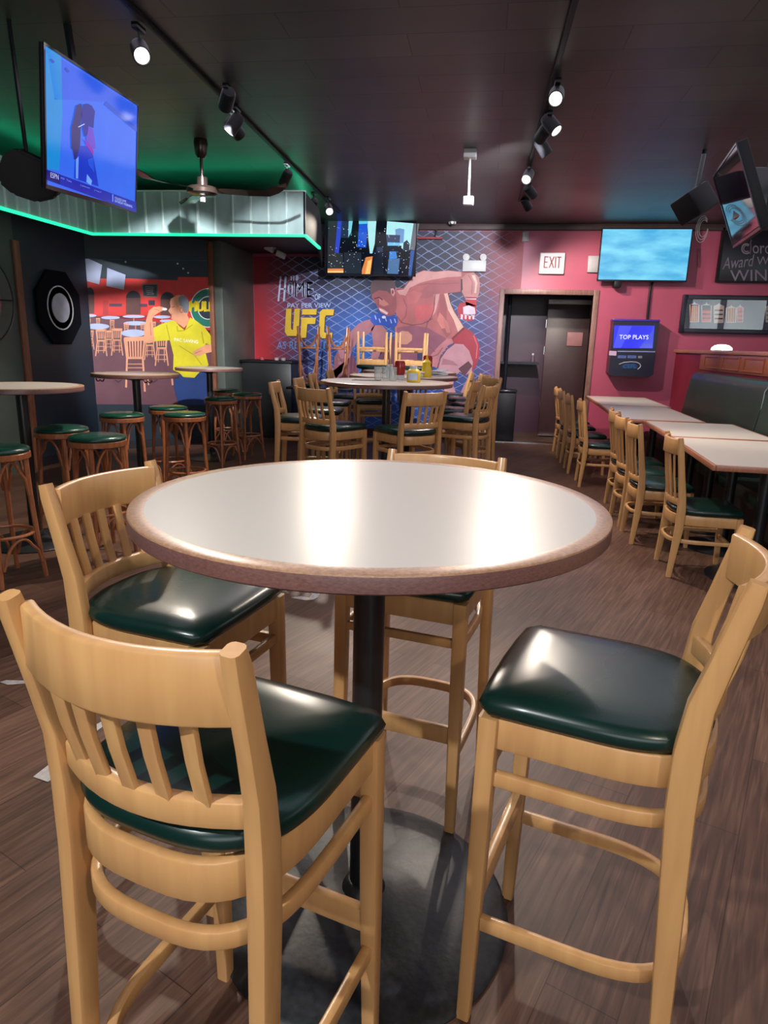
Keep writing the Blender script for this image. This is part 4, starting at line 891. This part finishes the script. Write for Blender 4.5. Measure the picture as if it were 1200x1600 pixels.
# ------------------------------------------------------------------ track lighting
def track(a, b, label):
    t = thing('light_track', label, 'track')
    obj('rail', SW([a, b], .035, .022, ch=.003), PLAST, t); return t
LT0, LT1 = Vector((-1.84, 0.6, CEIL-.012)), Vector((-2.02, 9.3, CEIL-.012))
track(LT0, LT1, 'long black lighting track running from the top left to the city television')
RT0, RT1 = Vector((.36, .3, CEIL-.012)), Vector((.27, 8.6, CEIL-.012))
track(RT0, RT1, 'black lighting track on the right half of the ceiling')
LENS = M('lit_lens', (1, .96, .9), .3, var=.01, emit=3.2); LENSOFF = M('dim_lens', (.35, .35, .38), .2)
def spot(px, z, aim, lit, label, col=(1, .90, .80), power=1.0, cone=74, trackx=None, pos=None, r=.048, show=True):
    p = Vector(pos) if pos is not None else atz(px, z)
    aim = Vector(aim); d = (aim-p).normalized()
    t = thing('track_spotlight', label, 'spotlight')
    q = d.to_track_quat('Z', 'Y').to_matrix().to_4x4(); q.translation = p
    can_ = obj('lamp_can', LT([(.02, -.15), (r*.8, -.145), (r*.96, -.13), (r, -.10), (r, 0), (r-.005, .002), (r-.007, -.02), (0, -.02)], n=28, M4=q), PLAST, t)
    obj('lens', LT([(0, -.012), (r-.009, -.012), (r-.009, -.004), (0, -.004)], n=24, M4=q), LENS if lit else LENSOFF, can_, smooth=False)
    back_ = p-d*.10
    bm = bmesh.new(); tube(bm, [back_, back_+Vector((0, 0, .06)), (back_.x, back_.y, CEIL-.02)], .006, n=8); box(bm, (back_.x-.018, back_.y-.05, CEIL-.045), (back_.x+.018, back_.y+.05, CEIL-.015), .003)
    obj('stem', bm, CHROME if not lit else PLAST, t)
    if lit:
        l = bpy.data.lights.new('lamp_glow', 'SPOT'); l.energy = SPOT_W*power; l.color = col; l.spot_size = math.radians(cone); l.spot_blend = .55; l.shadow_soft_size = .035
        lo = bpy.data.objects.new('lamp_glow', l); COL.objects.link(lo)
        qq = (-d).to_track_quat('Z', 'Y').to_matrix().to_4x4(); qq.translation = p+d*.012; lo.matrix_world = qq; lo.parent = t
    return t
WM = (1, .87, .72); CLD = (.95, .95, 1.0)
spot((222, 88), 2.86, (-.2, 1.3, .6), True, 'lit track spotlight right of the left television, aimed at the camera', WM, 1.0, 70)
spot((357, 207), 2.86, (-3.5, 4.7, .6), True, 'lit track spotlight midway along the left track, nearer of the close pair', WM, 2.0, 80)
spot((375, 212), 2.88, (-.9, 8.5, 1.0), False, 'dark track spotlight just behind the lit one midway along the left track')
spot((442, 288), 2.86, (-3.6, 8.2, 1.0), False, 'unlit track spotlight above the tip of the fan blade')
spot((484, 328), 2.86, (-3.4, 9.3, 1.5), True, 'chrome-edged track spotlight beside the end of the metal valance', WM, 1.6, 70)
spot((515, 331), 2.86, (-.7, 5.5, .9), True, 'small bright track spotlight beside the city television', WM, 1.5, 66)
spot((868, 155), 2.90, (-.1, 1.5, .8), True, 'brightest track spotlight on the right track, nearest the camera', WM, .9, 70)
spot((870, 205), 2.90, (2.2, 4.3, .6), True, 'second spotlight on the right track, tilted towards the booths', WM, 1.5, 76)
spot((855, 242), 2.90, (2.0, 6.4, .7), True, 'third spotlight on the right track, tilted right', WM, 1.3, 76)
spot((822, 281), 2.90, (-.5, 4.5, .9), True, 'bright star-like spotlight farther along the right track', WM, 1.1, 66)
spot((834, 306), 2.93, (2.2, 9.9, 1.5), True, 'small tilted spotlight just right of the star-like one', WM, 1.35, 80)
spot((826, 326), 2.95, (1.6, 10.2, 1.3), True, 'farthest small spotlight of the right track, above the red wall', WM, 1.35, 80)
# lamps added to brighten the foreground chairs and the two murals
spot(None, 0, (-.5, 1.1, .7), True, 'track spotlight over the camera on the left track', (.93, .97, 1.0), 2.0, 60, pos=(-1.4, -.9, 2.86))
spot(None, 0, (.2, 1.6, .5), True, 'track spotlight over the camera on the right track', WM, .8, 84, pos=(1.5, -1.2, 2.86))
spot(None, 0, (-1.0, 10.2, 1.8), True, 'right-track spotlight aimed away at the fighter mural', CLD, 5.5, 52, pos=(.30, 5.75, 2.93))
spot(None, 0, (-2.7, 10.2, 1.65), True, 'track spotlight aimed at the yellow UFC letters', CLD, 10.0, 15, pos=(-1.0, 1.2, 2.90))
spot(None, 0, (-4.15, 8.5, 1.12), True, 'track spotlight aimed at the darts player mural', CLD, 6.5, 37, pos=(-1.86, 4.9, 2.93))

# ------------------------------------------------------------------ ceiling fan
fc = Vector((-2.53, 6.06, 0)); t = thing('ceiling_fan', 'dark bronze ceiling fan with curved blade tips in front of the metal valance', 'fan', fc)
obj('canopy', LT([(.055, CEIL-.0), (.06, CEIL-.03), (.05, CEIL-.12), (.03, CEIL-.15), (0, CEIL-.15)], n=28), BRONZE, t)
obj('rod', LT([(.014, 2.70), (.014, CEIL-.12)], n=14), BRONZE, t)
obj('motor_housing', LT([(0, 2.755), (.045, 2.75), (.045, 2.68), (.12, 2.67), (.135, 2.65), (.13, 2.62), (.09, 2.605), (0, 2.60)], n=36), BRONZE, t)
obj('pull_cap', LT([(0, 2.55), (.022, 2.555), (.022, 2.60), (0, 2.602)], n=14), WHITEP, t)
for a in (4, 246, 126):
    q = math.radians(a); bm = bmesh.new(); R2 = Matrix.Rotation(q, 4, 'Z')
    pts = [(.12, 2.64), (.2, 2.64), (.40, 2.628), (.58, 2.628), (.66, 2.655), (.74, 2.69)]; wd = [.03, .055, .06, .07, .07, .02]
    a_, b_ = [], []
    for (r, z), w_ in zip(pts, wd): a_.append(R2 @ Vector((r, -w_, z+.012))); b_.append(R2 @ Vector((r, w_, z-.012)))
    for i in range(len(pts)-1):
        for o_ in (0, .006):
            vs = [bm.verts.new(v+Vector((0, 0, o_))) for v in (a_[i], a_[i+1], b_[i+1], b_[i])]; bm.faces.new(vs)
    bmesh.ops.remove_doubles(bm, verts=bm.verts[:], dist=.0004)
    obj('blade', bm, BRONZE, t, smooth=False)

# hanging conduit, sensor, cameras
t = thing('hanging_conduit', 'white conduit rod hanging from a ceiling box with a small box at its lower end', 'conduit')
cp = atz((735, 236), CEIL-.01); low = atxy = aty((732, 314), cp.y)
bm = bmesh.new(); box(bm, (cp.x-.055, cp.y-.05, CEIL-.07), (cp.x+.055, cp.y+.05, CEIL), .006); obj('ceiling_box', bm, WHITEP, t)
obj('rod', TB([(cp.x, cp.y, CEIL-.06), (low.x+.0, cp.y, low.z)], .010), WHITEP, t)
obj('end_box', BX((low.x-.045, cp.y-.04, low.z-.035), (low.x+.045, cp.y+.04, low.z+.035), .008), WHITEP, t)
t = thing('security_camera', 'small white dome camera on the crown trim above the mural', 'camera', aty((707, 345), 10.08))
obj('housing', LT([(0, .05), (.05, .05), (.055, .0), (.05, -.045), (0, -.05)], n=24), WHITEP, t); obj('camera_lens', LT([(0, -.012), (.03, -.012), (.034, 0), (0, .004)], n=20, M4=Matrix.Translation((0, -.045, -.03)) @ Matrix.Rotation(PI/2, 4, 'X')), PLAST, t)
t = thing('wall_cable', 'loose white cable run along the top of the mural beside the dome camera', 'cable')
obj('cable', TB([aty(p, 10.2) for p in ((676, 345), (678, 352), (682, 362), (678, 373))], .012), PLAST, t); obj('cable_tail', TB([aty(p, 10.2) for p in ((678, 352), (690, 353), (700, 350), (735, 352))], .007), WHITEP, t)
p = aty((678, 372), 10.2); obj('red_bracket', BX((p.x-.3, 10.18, p.z-.015), (p.x+.12, 10.22, p.z+.012)), paint((150, 30, 36)), t)

# emergency lights
def emergency(c, s, label):
    t = thing('emergency_light', label, 'emergency light', c)
    obj('battery_box', BX((-.165*s, -.045, -.075*s), (.165*s, .0, .075*s), .006), WHITEP, t)
    for k in (-1, 1): obj('lamp_head', LT([(0, -.02), (.035*s, -.02), (.05*s, .0), (.046*s, .02), (0, .028)], n=20, M4=Matrix.Translation((k*.12*s, -.03, .115*s)) @ Matrix.Rotation(PI/2, 4, 'X')), WHITEP, t)
emergency(aty((741, 416), YB-.02)+Vector((0, 0, 0)), 1.0, 'white emergency light box with two round heads above the fighter arm')
t = thing('emergency_light', 'two small white lamp heads under the soffit, above the red wall end', 'emergency light')
for px_ in ((421, 388), (439, 398)):
    p = aty(px_, 9.6); bm = bmesh.new(); box(bm, (p.x-.06, p.y-.05, p.z-.04), (p.x+.06, p.y+.05, p.z+.04), .012); bmesh.ops.rotate(bm, cent=p, matrix=Matrix.Rotation(.4, 3, 'Y'), verts=bm.verts[:]); obj('lamp_head', bm, WHITEP, t)
p = aty((430, 386), 9.6); obj('bracket', TB([(p.x, p.y, 2.64), (p.x, p.y, p.z-.02)], .012), WHITEP, t)
# EXIT sign
c = aty((863, 411), YB-.04); t = thing('exit_sign', 'lit white EXIT sign with red letters above the doorway', 'sign')
bm = bmesh.new(); box(bm, (c.x-.175, YB-.055, c.z-.145), (c.x+.165, YB, c.z+.135), .006); obj('housing', bm, WHITEP, t)
S = Flat((0, YB-.056, 0), (0, -1, 0)); S.raw([Vector((c.x+a, YB-.057, c.z+b)) for a, b in ((-.165, -.105), (.155, -.105), (.155, .125), (-.165, .125))], M('exit_face', (.95, .90, .93), .4, var=.01, emit=.85))
RD = M('exit_red', srgb(200, 20, 44), .4, var=.01, emit=.6)
for st in (((851.5, 400.5), (850, 418.5)), ((851.5, 401.3), (857, 401.5)), ((850.8, 409.5), (855.5, 409.6)), ((850, 417.8), (855.5, 418)), ((859, 400.7), (864.8, 418.7)), ((865.8, 401), (858, 418.5)), ((868.6, 401), (867.4, 418.7)), ((870.5, 401.8), (877.2, 402)), ((874, 401.5), (872.6, 419))): S.line(list(st), 1.7, RD, 1)
S.make('sign_face', t)
for px_, sx, sz, lab in (((821, 370), .045, .065, 'small white sensor box high on the red wall left of the EXIT sign'), ((928, 413), .085, .11, 'grey wall box beside the cyan television')):
    p = aty(px_, YB-.02); bm = BX((p.x-sx, YB-.05, p.z-sz), (p.x+sx, YB, p.z+sz), .008); o = obj('wall_box', bm, M('grey_plastic', (.35, .33, .36), .4), None); tag(o, lab, 'wall box')

# ------------------------------------------------------------------ vestibule door, bin, counter
t = thing('vestibule_door', 'dark brown door with a pink plaque inside the doorway', 'door')
a = aty((859, 474), 11.1); b_ = aty((924, 478), 11.1); f0 = aty((842, 664), 11.1)
dp_ = obj('door_panel', BX((a.x-.02, 11.1, .04), (b_.x+.35, 11.15, a.z), .004), M('dark_brown_door', srgb(66, 42, 46), .4, var=.15), t)
obj('light_bar', BX((a.x-.02, 11.06, a.z-.01), (b_.x+.1, 11.12, a.z+.055), .006), M('pale_bar', (.55, .52, .48), .4), t)
p0, p1 = aty((887, 519), 11.09), aty((909, 541), 11.09); obj('plaque', BX((p0.x, 11.08, p1.z), (p1.x, 11.1, p0.z), .003), paint((176, 124, 128)), t)
obj('kick_plate', BX((a.x-.02, 11.07, .02), (b_.x+.35, 11.1, .045)), CHROME, t)
for z in (1.75, 1.35, .5): obj('hinge', LT([(.01, z-.06), (.01, z+.06)], n=10, c=(a.x-.03, 11.09, 0)), CHROME, dp_)
bm = bmesh.new(); box(bm, (.12, 10.9, 1.13), (.80, 11.5, 1.17)); o = obj('counter_shelf', bm, GLOSSB); tag(o, 'dark shelf inside the doorway holding a small bottle', 'shelf')
t = thing('small_bottle', 'small white-capped bottle on the dark shelf inside the doorway', 'bottle', (aty((832, 566), 11.1).x, 11.1, 1.17))
obj('bottle_body', LT([(0, 0), (.03, 0), (.032, .02), (.026, .07), (.014, .1), (0, .1)], n=16), paint((90, 74, 84)), t); obj('cap', LT([(0, .1), (.016, .1), (.016, .13), (0, .132)], n=12), WHITEP, t)
o = obj('steel_pipe', TB([(.30, 10.9, 0), (.30, 10.9, CEIL)], .03), GLOSSB); tag(o, 'black vertical pipe at the left inside the doorway', 'pipe')
t = thing('trash_bin', 'tall black trash bin inside the left of the doorway', 'bin', (.33, 10.55, 0))
bm = bmesh.new(); box(bm, (-.14, -.17, 0), (.14, .17, .72), .015); obj('bin_body', bm, PLAST, t); bm = bmesh.new(); box(bm, (-.15, -.18, .72), (.15, .18, .77), .02); obj('lid', bm, GLOSSB, t)

# black cabinet near the pillar
t = thing('black_cabinet', 'waist-high black cabinet between the grey-green pillar and the fighter mural', 'cabinet', (-3.13, 9.86, 0))
bm = BX((-.37, -.30, 0), (.37, .30, 1.08), .012); obj('body', bm, M('cabinet_black', (.010, .011, .012), .4, var=.2), t); obj('top_slab', BX((-.39, -.32, 1.08), (.39, .32, 1.115), .006), PLAST, t)
for x, c_ in ((-.12, (.5, .1, .1)), (.10, (.6, .5, .5)), (.2, (.4, .38, .36))):
    o = obj('small_cup', LT([(0, 0), (.03, 0), (.034, .035), (.028, .04), (0, .04)], n=16, c=(-3.13+x, 9.75, 1.115)), M('cup_%d' % int(x*100), c_, .3)); tag(o, {-.12: 'small red cup on the left of the black cabinet top', .10: 'small pale cup in the middle of the black cabinet top', .2: 'small grey cup on the right of the black cabinet top'}[x], 'cup')

# ------------------------------------------------------------------ wall jukebox
t = thing('jukebox', 'wall-mounted black jukebox with a blue TOP PLAYS screen', 'jukebox')
J0, J1 = aty((955, 500), 10.05), aty((1022, 586), 10.05)
x0, x1 = 1.70, 2.30; z0, z1 = 1.03, 1.77
bm = bmesh.new(); extr(bm, [(x0-.0, 10.00, z0+.04), (x0+.05, 10.00, z0), (x1-.05, 10.00, z0), (x1, 10.00, z0+.04), (x1, 10.00, z1), (x0, 10.00, z1)], (0, .24, 0)); obj('casing', bm, M('jukebox_case', srgb(24, 26, 46), .3, var=.1), t)
obj('top_cap', BX((x0-.01, 9.99, z1), (x1+.01, YB, z1+.03), .01), M('jukebox_top', srgb(60, 40, 150), .3), t)
S = Flat((0, 9.998, 0), (0, -1, 0), lambda p: (940+p[0]/10.909, 490+p[1]/10.909))
S.poly([(215, 200), (905, 205), (870, 592), (195, 585)], E_(62, 66, 245, .95), 0); S.poly([(300, 210), (520, 210), (330, 585), (200, 585)], E_(84, 92, 255, .95), 1); S.poly([(860, 300), (895, 205), (868, 590), (640, 590)], E_(80, 92, 235, .9), 1)
S.text('TOP PLAYS', (305, 362), (800, 365), (300, 435), E_(240, 242, 255, 1.2), 2)
S.poly([(270, 632), (915, 640), (912, 660), (268, 652)], paint((120, 130, 180)), 1)
S.poly([(128, 632), (255, 640), (248, 716), (124, 710)], paint((190, 160, 190)), 2)
for a_, b2 in ((278, 420), (445, 592)): S.poly([(a_, 712), (b2, 716), (b2-6, 762), (a_-6, 758)], E_(120, 135, 205, .5), 2); S.line([(a_+25, 736), (b2-25, 738)], 10, paint((50, 60, 110)), 3)
S.rect(620, 720, 690, 762, paint((110, 115, 125)), 2)
S.line([(295, 862), (380, 832), (500, 820), (600, 828), (650, 855), (665, 890), (650, 920), (612, 948)], 14, paint((160, 165, 180)), 2)
S.poly([(345, 875), (420, 850), (560, 848), (610, 880), (600, 935), (340, 938)], paint((20, 50, 100)), 2); S.text('CEFL', (372, 868), (595, 866), (365, 930), E_(60, 130, 190, .4), 3)
S.make('front_panel', t)
o = obj('power_cable', TB([aty(p, 10.22) for p in ((1022, 438), (1016, 450), (1014, 470), (1011, 500))], .016), PLAST); tag(o, 'black cable running down the red wall from the cyan television to the jukebox', 'cable')
o = obj('pull_chain', TB([aty(p, 10.22) for p in ((1092, 388), (1092, 405), (1091, 418))], .007), paint((90, 30, 44))); tag(o, 'thin dark cord hanging on the red wall right of the cyan television', 'cord')

# chalk sign and framed jerseys
t = thing('chalkboard_sign', 'black board lettered Corona Award Winning WINGS at the right edge', 'sign')
c0, c1 = aty((1129, 350), 10.2), aty((1119, 440), 10.2)
obj('board', BX((3.03, 10.19, 2.325), (4.5, 10.23, 2.99), .004), M('board_black', srgb(20, 16, 30), .35), t)
bm = bmesh.new()
for lo, hi in (((3.01, 10.18, 2.31), (3.04, 10.24, 3.0)), ((3.04, 10.18, 2.31), (4.52, 10.24, 2.33))): box(bm, lo, hi)
obj('frame', bm, PLAST, t)
S = Flat((0, 10.188, 0), (0, -1, 0), lambda p: (1120+p[0]/15, 360+p[1]/15)); CH = paint((136, 122, 142))
S.text('C', (570, 300), (760, 300), (570, 560), CH, 0); S.text('C', (620, 340), (740, 340), (620, 510), CH, 0); S.line([(810, 220), (790, 300), (800, 400), (775, 560)], 14, CH, 1); S.text('orona', (840, 350), (1560, 370), (840, 540), CH, 0)
S.text('Award', (180, 640), (880, 560), (130, 920), CH, 0); S.text('Winning', (940, 620), (1900, 560), (920, 880), CH, 0); S.text('WINGS', (310, 930), (1700, 900), (310, 1200), CH, 0)
S.make('lettering', t)
t = thing('framed_jerseys', 'long black frame with small striped jerseys under reflecting glass', 'picture')
fx0, fx1, fz0, fz1 = 2.62, 4.45, 1.64, 2.145
obj('backing', BX((fx0+.05, 10.205, fz0+.05), (fx1-.05, 10.22, fz1-.05)), M('jersey_mat', (.02, .03, .07), .4), t)
bm = bmesh.new()
for lo, hi in (((fx0, 10.18, fz0), (fx0+.06, YB, fz1)), ((fx1-.06, 10.18, fz0), (fx1, YB, fz1)), ((fx0+.06, 10.18, fz0), (fx1-.06, YB, fz0+.06)), ((fx0+.06, 10.18, fz1-.06), (fx1-.06, YB, fz1))): box(bm, lo, hi, .006)
obj('frame', bm, M('navy_frame', srgb(26, 24, 42), .35), t)
S = Flat((0, 10.20, 0), (0, -1, 0), lambda p: (1050+p[0]/8, 455+p[1]/8))
def jersey(cx, y0, y1, w_, base, stripe, vert, top=None):
    S.poly([(cx-w_/2-14, y0+14), (cx-12, y0-6), (cx, y0-26), (cx+12, y0-6), (cx+w_/2+14, y0+14), (cx+w_/2+6, y1+8), (cx-w_/2-8, y1+8)], paint((190, 188, 196)), 1)
    S.poly([(cx-w_/2, y0+14), (cx+w_/2, y0+14), (cx+w_/2-4, y1), (cx-w_/2-6, y1)], base, 2)
    if vert:
        for k in range(4): x = cx-w_/2+6+k*w_/4; S.poly([(x, y0+20), (x+w_/9, y0+20), (x+w_/9-4, y1), (x-4, y1)], stripe, 3)
    else:
        for k in range(3): yy_ = y0+60+k*52; S.rect(cx-w_/2-2, yy_, cx+w_/2-2, yy_+18, stripe, 3)
    if top: S.rect(cx-w_/2, y0+12, cx+w_/2, y0+14+(12 if vert else 46), top, 4)
OR = paint((214, 138, 70)); BKc = paint((30, 18, 34)); RDc = paint((196, 66, 48)); WHc = paint((196, 176, 170))
jersey(280, 155, 380, 100, OR, paint((110, 50, 36)), True, BKc); jersey(430, 165, 380, 105, RDc, paint((100, 14, 24)), False, BKc); jersey(585, 170, 390, 105, WHc, BKc, False); jersey(740, 195, 385, 110, OR, BKc, True); jersey(850, 190, 380, 60, RDc, paint((130, 30, 34)), False)
S.rect(1140, 140, 1160, 480, paint((28, 26, 46)), 2); jersey(1230, 180, 380, 100, paint((170, 170, 160)), paint((90, 100, 90)), False)
S.make('jerseys', t)
GL = nm('picture_glass')[0]; nt = GL.node_tree; tr = N(nt, 'ShaderNodeBsdfTransparent'); gl = N(nt, 'ShaderNodeBsdfGlossy'); gl.inputs['Roughness'].default_value = .02; ms = N(nt, 'ShaderNodeMixShader'); ms.inputs[0].default_value = .10
nt.links.new(tr.outputs[0], ms.inputs[1]); nt.links.new(gl.outputs[0], ms.inputs[2]); nt.links.new(ms.outputs[0], nt.nodes['Material Output'].inputs[0])
obj('glass', BX((fx0+.05, 10.188, fz0+.05), (fx1-.05, 10.191, fz1-.05)), GL, t)
# lamp on the low wall
p = atx((1127, 549), KX+.07); t = thing('ledge_lamp', 'small glowing white lamp shade resting on the low wall ledge', 'lamp', (KX+.07, p.y, 1.41))
obj('lamp_shade', LT([(.11, .0), (.105, .03), (.075, .055), (.03, .066), (0, .067)], n=24), M('glow_shade', (1, .93, .82), .4, var=.01, emit=3.0), t)
obj('lamp_base', LT([(0, 0), (.112, 0), (.112, .006), (0, .006)], n=24), CHROME, t)

# ------------------------------------------------------------------ condiments on the middle tables
CLEAR = nm('clear_glass')[0]; b = CLEAR.node_tree.nodes['Principled BSDF']; b.inputs['Base Color'].default_value = (.9, .95, .95, 1); b.inputs['Transmission Weight'].default_value = .85; b.inputs['Roughness'].default_value = .08; b.inputs['IOR'].default_value = 1.3
YEL = M('mustard_yellow', (.75, .50, .02), .35, var=.05); KRED = M('ketchup_red', (.30, .01, .012), .2, var=.1)
H_ = 1.0705
def bottle(pos, label, prof, mt, cap, capm, lab=None, cat='bottle', nm_='condiment_bottle'):
    t = thing(nm_, label, cat, pos); bb_ = obj('bottle_body', LT(prof, n=28), mt, t, angle=50); obj('cap', LT(cap, n=20), capm, t)
    if lab:
        r, a, b2 = lab; bm = bmesh.new()
        for i in range(8):
            q0, q1 = -2.3+i*.18, -2.3+(i+1)*.18
            bm.faces.new([bm.verts.new((r*math.cos(q), r*math.sin(q), z)) for q, z in ((q0, a), (q1, a), (q1, b2), (q0, b2))])
        bmesh.ops.remove_doubles(bm, verts=bm.verts[:], dist=.0001); obj('paper_label', bm, paint((190, 200, 214)), bb_)
pm = atz((646, 597), H_)
bottle((pm.x, pm.y, H_), 'short yellow mustard jar with a pale label on the front middle table', [(0, 0), (.058, 0), (.062, .01), (.062, .085), (.045, .11), (.03, .115), (0, .115)], YEL, [(0, .115), (.032, .115), (.03, .14), (0, .142)], WHITEP, (.0635, .02, .08))
pm = atz((668, 587), H_); bottle((-.60, 7.02, H_), 'tall yellow squeeze bottle with pointed tip on the second middle table', [(0, 0), (.05, 0), (.052, .01), (.05, .09), (.040, .12), (.046, .15), (.02, .175), (0, .175)], YEL, [(0, .175), (.016, .175), (.006, .22), (0, .222)], YEL)
bottle((-.80, 6.42, H_), 'ketchup bottle with red body and wide white cap left of the tall mustard', [(0, .04), (.04, .04), (.050, .06), (.050, .15), (.042, .17), (0, .17)], KRED, [(0, 0), (.045, 0), (.048, .04), (0, .045)], WHITEP)
bottle((-.62, 7.35, H_), 'second red ketchup bottle standing behind the tall mustard', [(0, .04), (.04, .04), (.05, .06), (.05, .19), (.04, .21), (0, .21)], KRED, [(0, 0), (.045, 0), (.048, .04), (0, .045)], WHITEP)
gl_lab = ['clear tumbler at the left end of the glasses on the front middle table', 'clear tumbler in the centre of the glasses on the front middle table', 'clear tumbler right beside the mustard jar', 'clear tumbler behind the others on the second middle table', 'clear tumbler next to the white napkins on the second middle table']
G0 = obj('drinking_glass', LT([(0, 0), (.030, 0), (.036, .12), (.033, .12), (.028, .008), (0, .008)], n=24), CLEAR); tag(G0, gl_lab[0], 'glass', 'tumblers on the middle tables'); G0.location = (-.96, 6.12, H_)
for (x, y), lb in zip(((-.90, 6.20), (-.83, 6.16), (-.98, 7.0), (-.72, 6.85)), gl_lab[1:]):
    g = G0.copy(); COL.objects.link(g); g.location = (x, y, H_); g['label'] = lb
for i, (x, y, rz, lab) in enumerate(((-.70, 6.84+.16, .3, 'crumpled white napkins beside the tall mustard bottle'), (-.50, 7.5, 1.0, 'white napkin pile at the right on the second middle table'))):
    bm = bmesh.new(); rr = random.Random(i)
    for k in range(5):
        z = .012*k; a_ = rr.uniform(-.5, .5); Mq = Matrix.Translation((rr.uniform(-.02, .02), rr.uniform(-.02, .02), z)) @ Matrix.Rotation(a_, 4, 'Z') @ Matrix.Rotation(rr.uniform(-.15, .15), 4, 'Y')
        box(bm, (-.08, -.055, .002), (.08, .055, .012), .003, M4=Mq)
    o = obj('napkins', bm, M('napkin_white', (.75, .75, .78), .8)); o.location = (x, y, H_); o.rotation_euler = (0, 0, rz); tag(o, lab, 'napkins')
o = obj('menu_card', BX((-.12, -.08, 0), (.12, .08, .004)), paint((60, 56, 66))); o.location = (-1.06, 6.10, H_); tag(o, 'dark flat menu lying at the left of the front middle table', 'menu')

# ------------------------------------------------------------------ scraps of tape on the floor
TAPE = M('worn_tape', (.42, .38, .36), .7, var=.25, scale=30)
def scrap(pxs, label):
    bm = bmesh.new(); pts = [atz(p, .0015) for p in pxs]; extr(bm, pts, (0, 0, .0012)); o = obj('tape_scrap', bm, TAPE, smooth=False); tag(o, label, 'tape', None)
scrap([(455, 934), (470, 932), (483, 934), (488, 928), (481, 925), (492, 921), (502, 924), (497, 933), (490, 937), (478, 938)], 'curled white tape scrap on the floor behind the left tall chair')
scrap([(52, 1214), (75, 1196), (84, 1200), (108, 1205), (106, 1216), (88, 1213), (75, 1222)], 'torn white tape on the floor left of the nearest chair')
scrap([(84, 1200), (96, 1176), (106, 1176), (104, 1190), (92, 1202)], 'short white tape strip crossing the torn tape left of the nearest chair')
scrap([(148, 1134), (158, 1128), (160, 1136), (152, 1142)], 'small white tape fleck seen between the slats of the nearest chair')
scrap([(0, 1066), (10, 1063), (45, 1064), (40, 1068), (12, 1070)], 'dark grey tape end at the left photo edge')
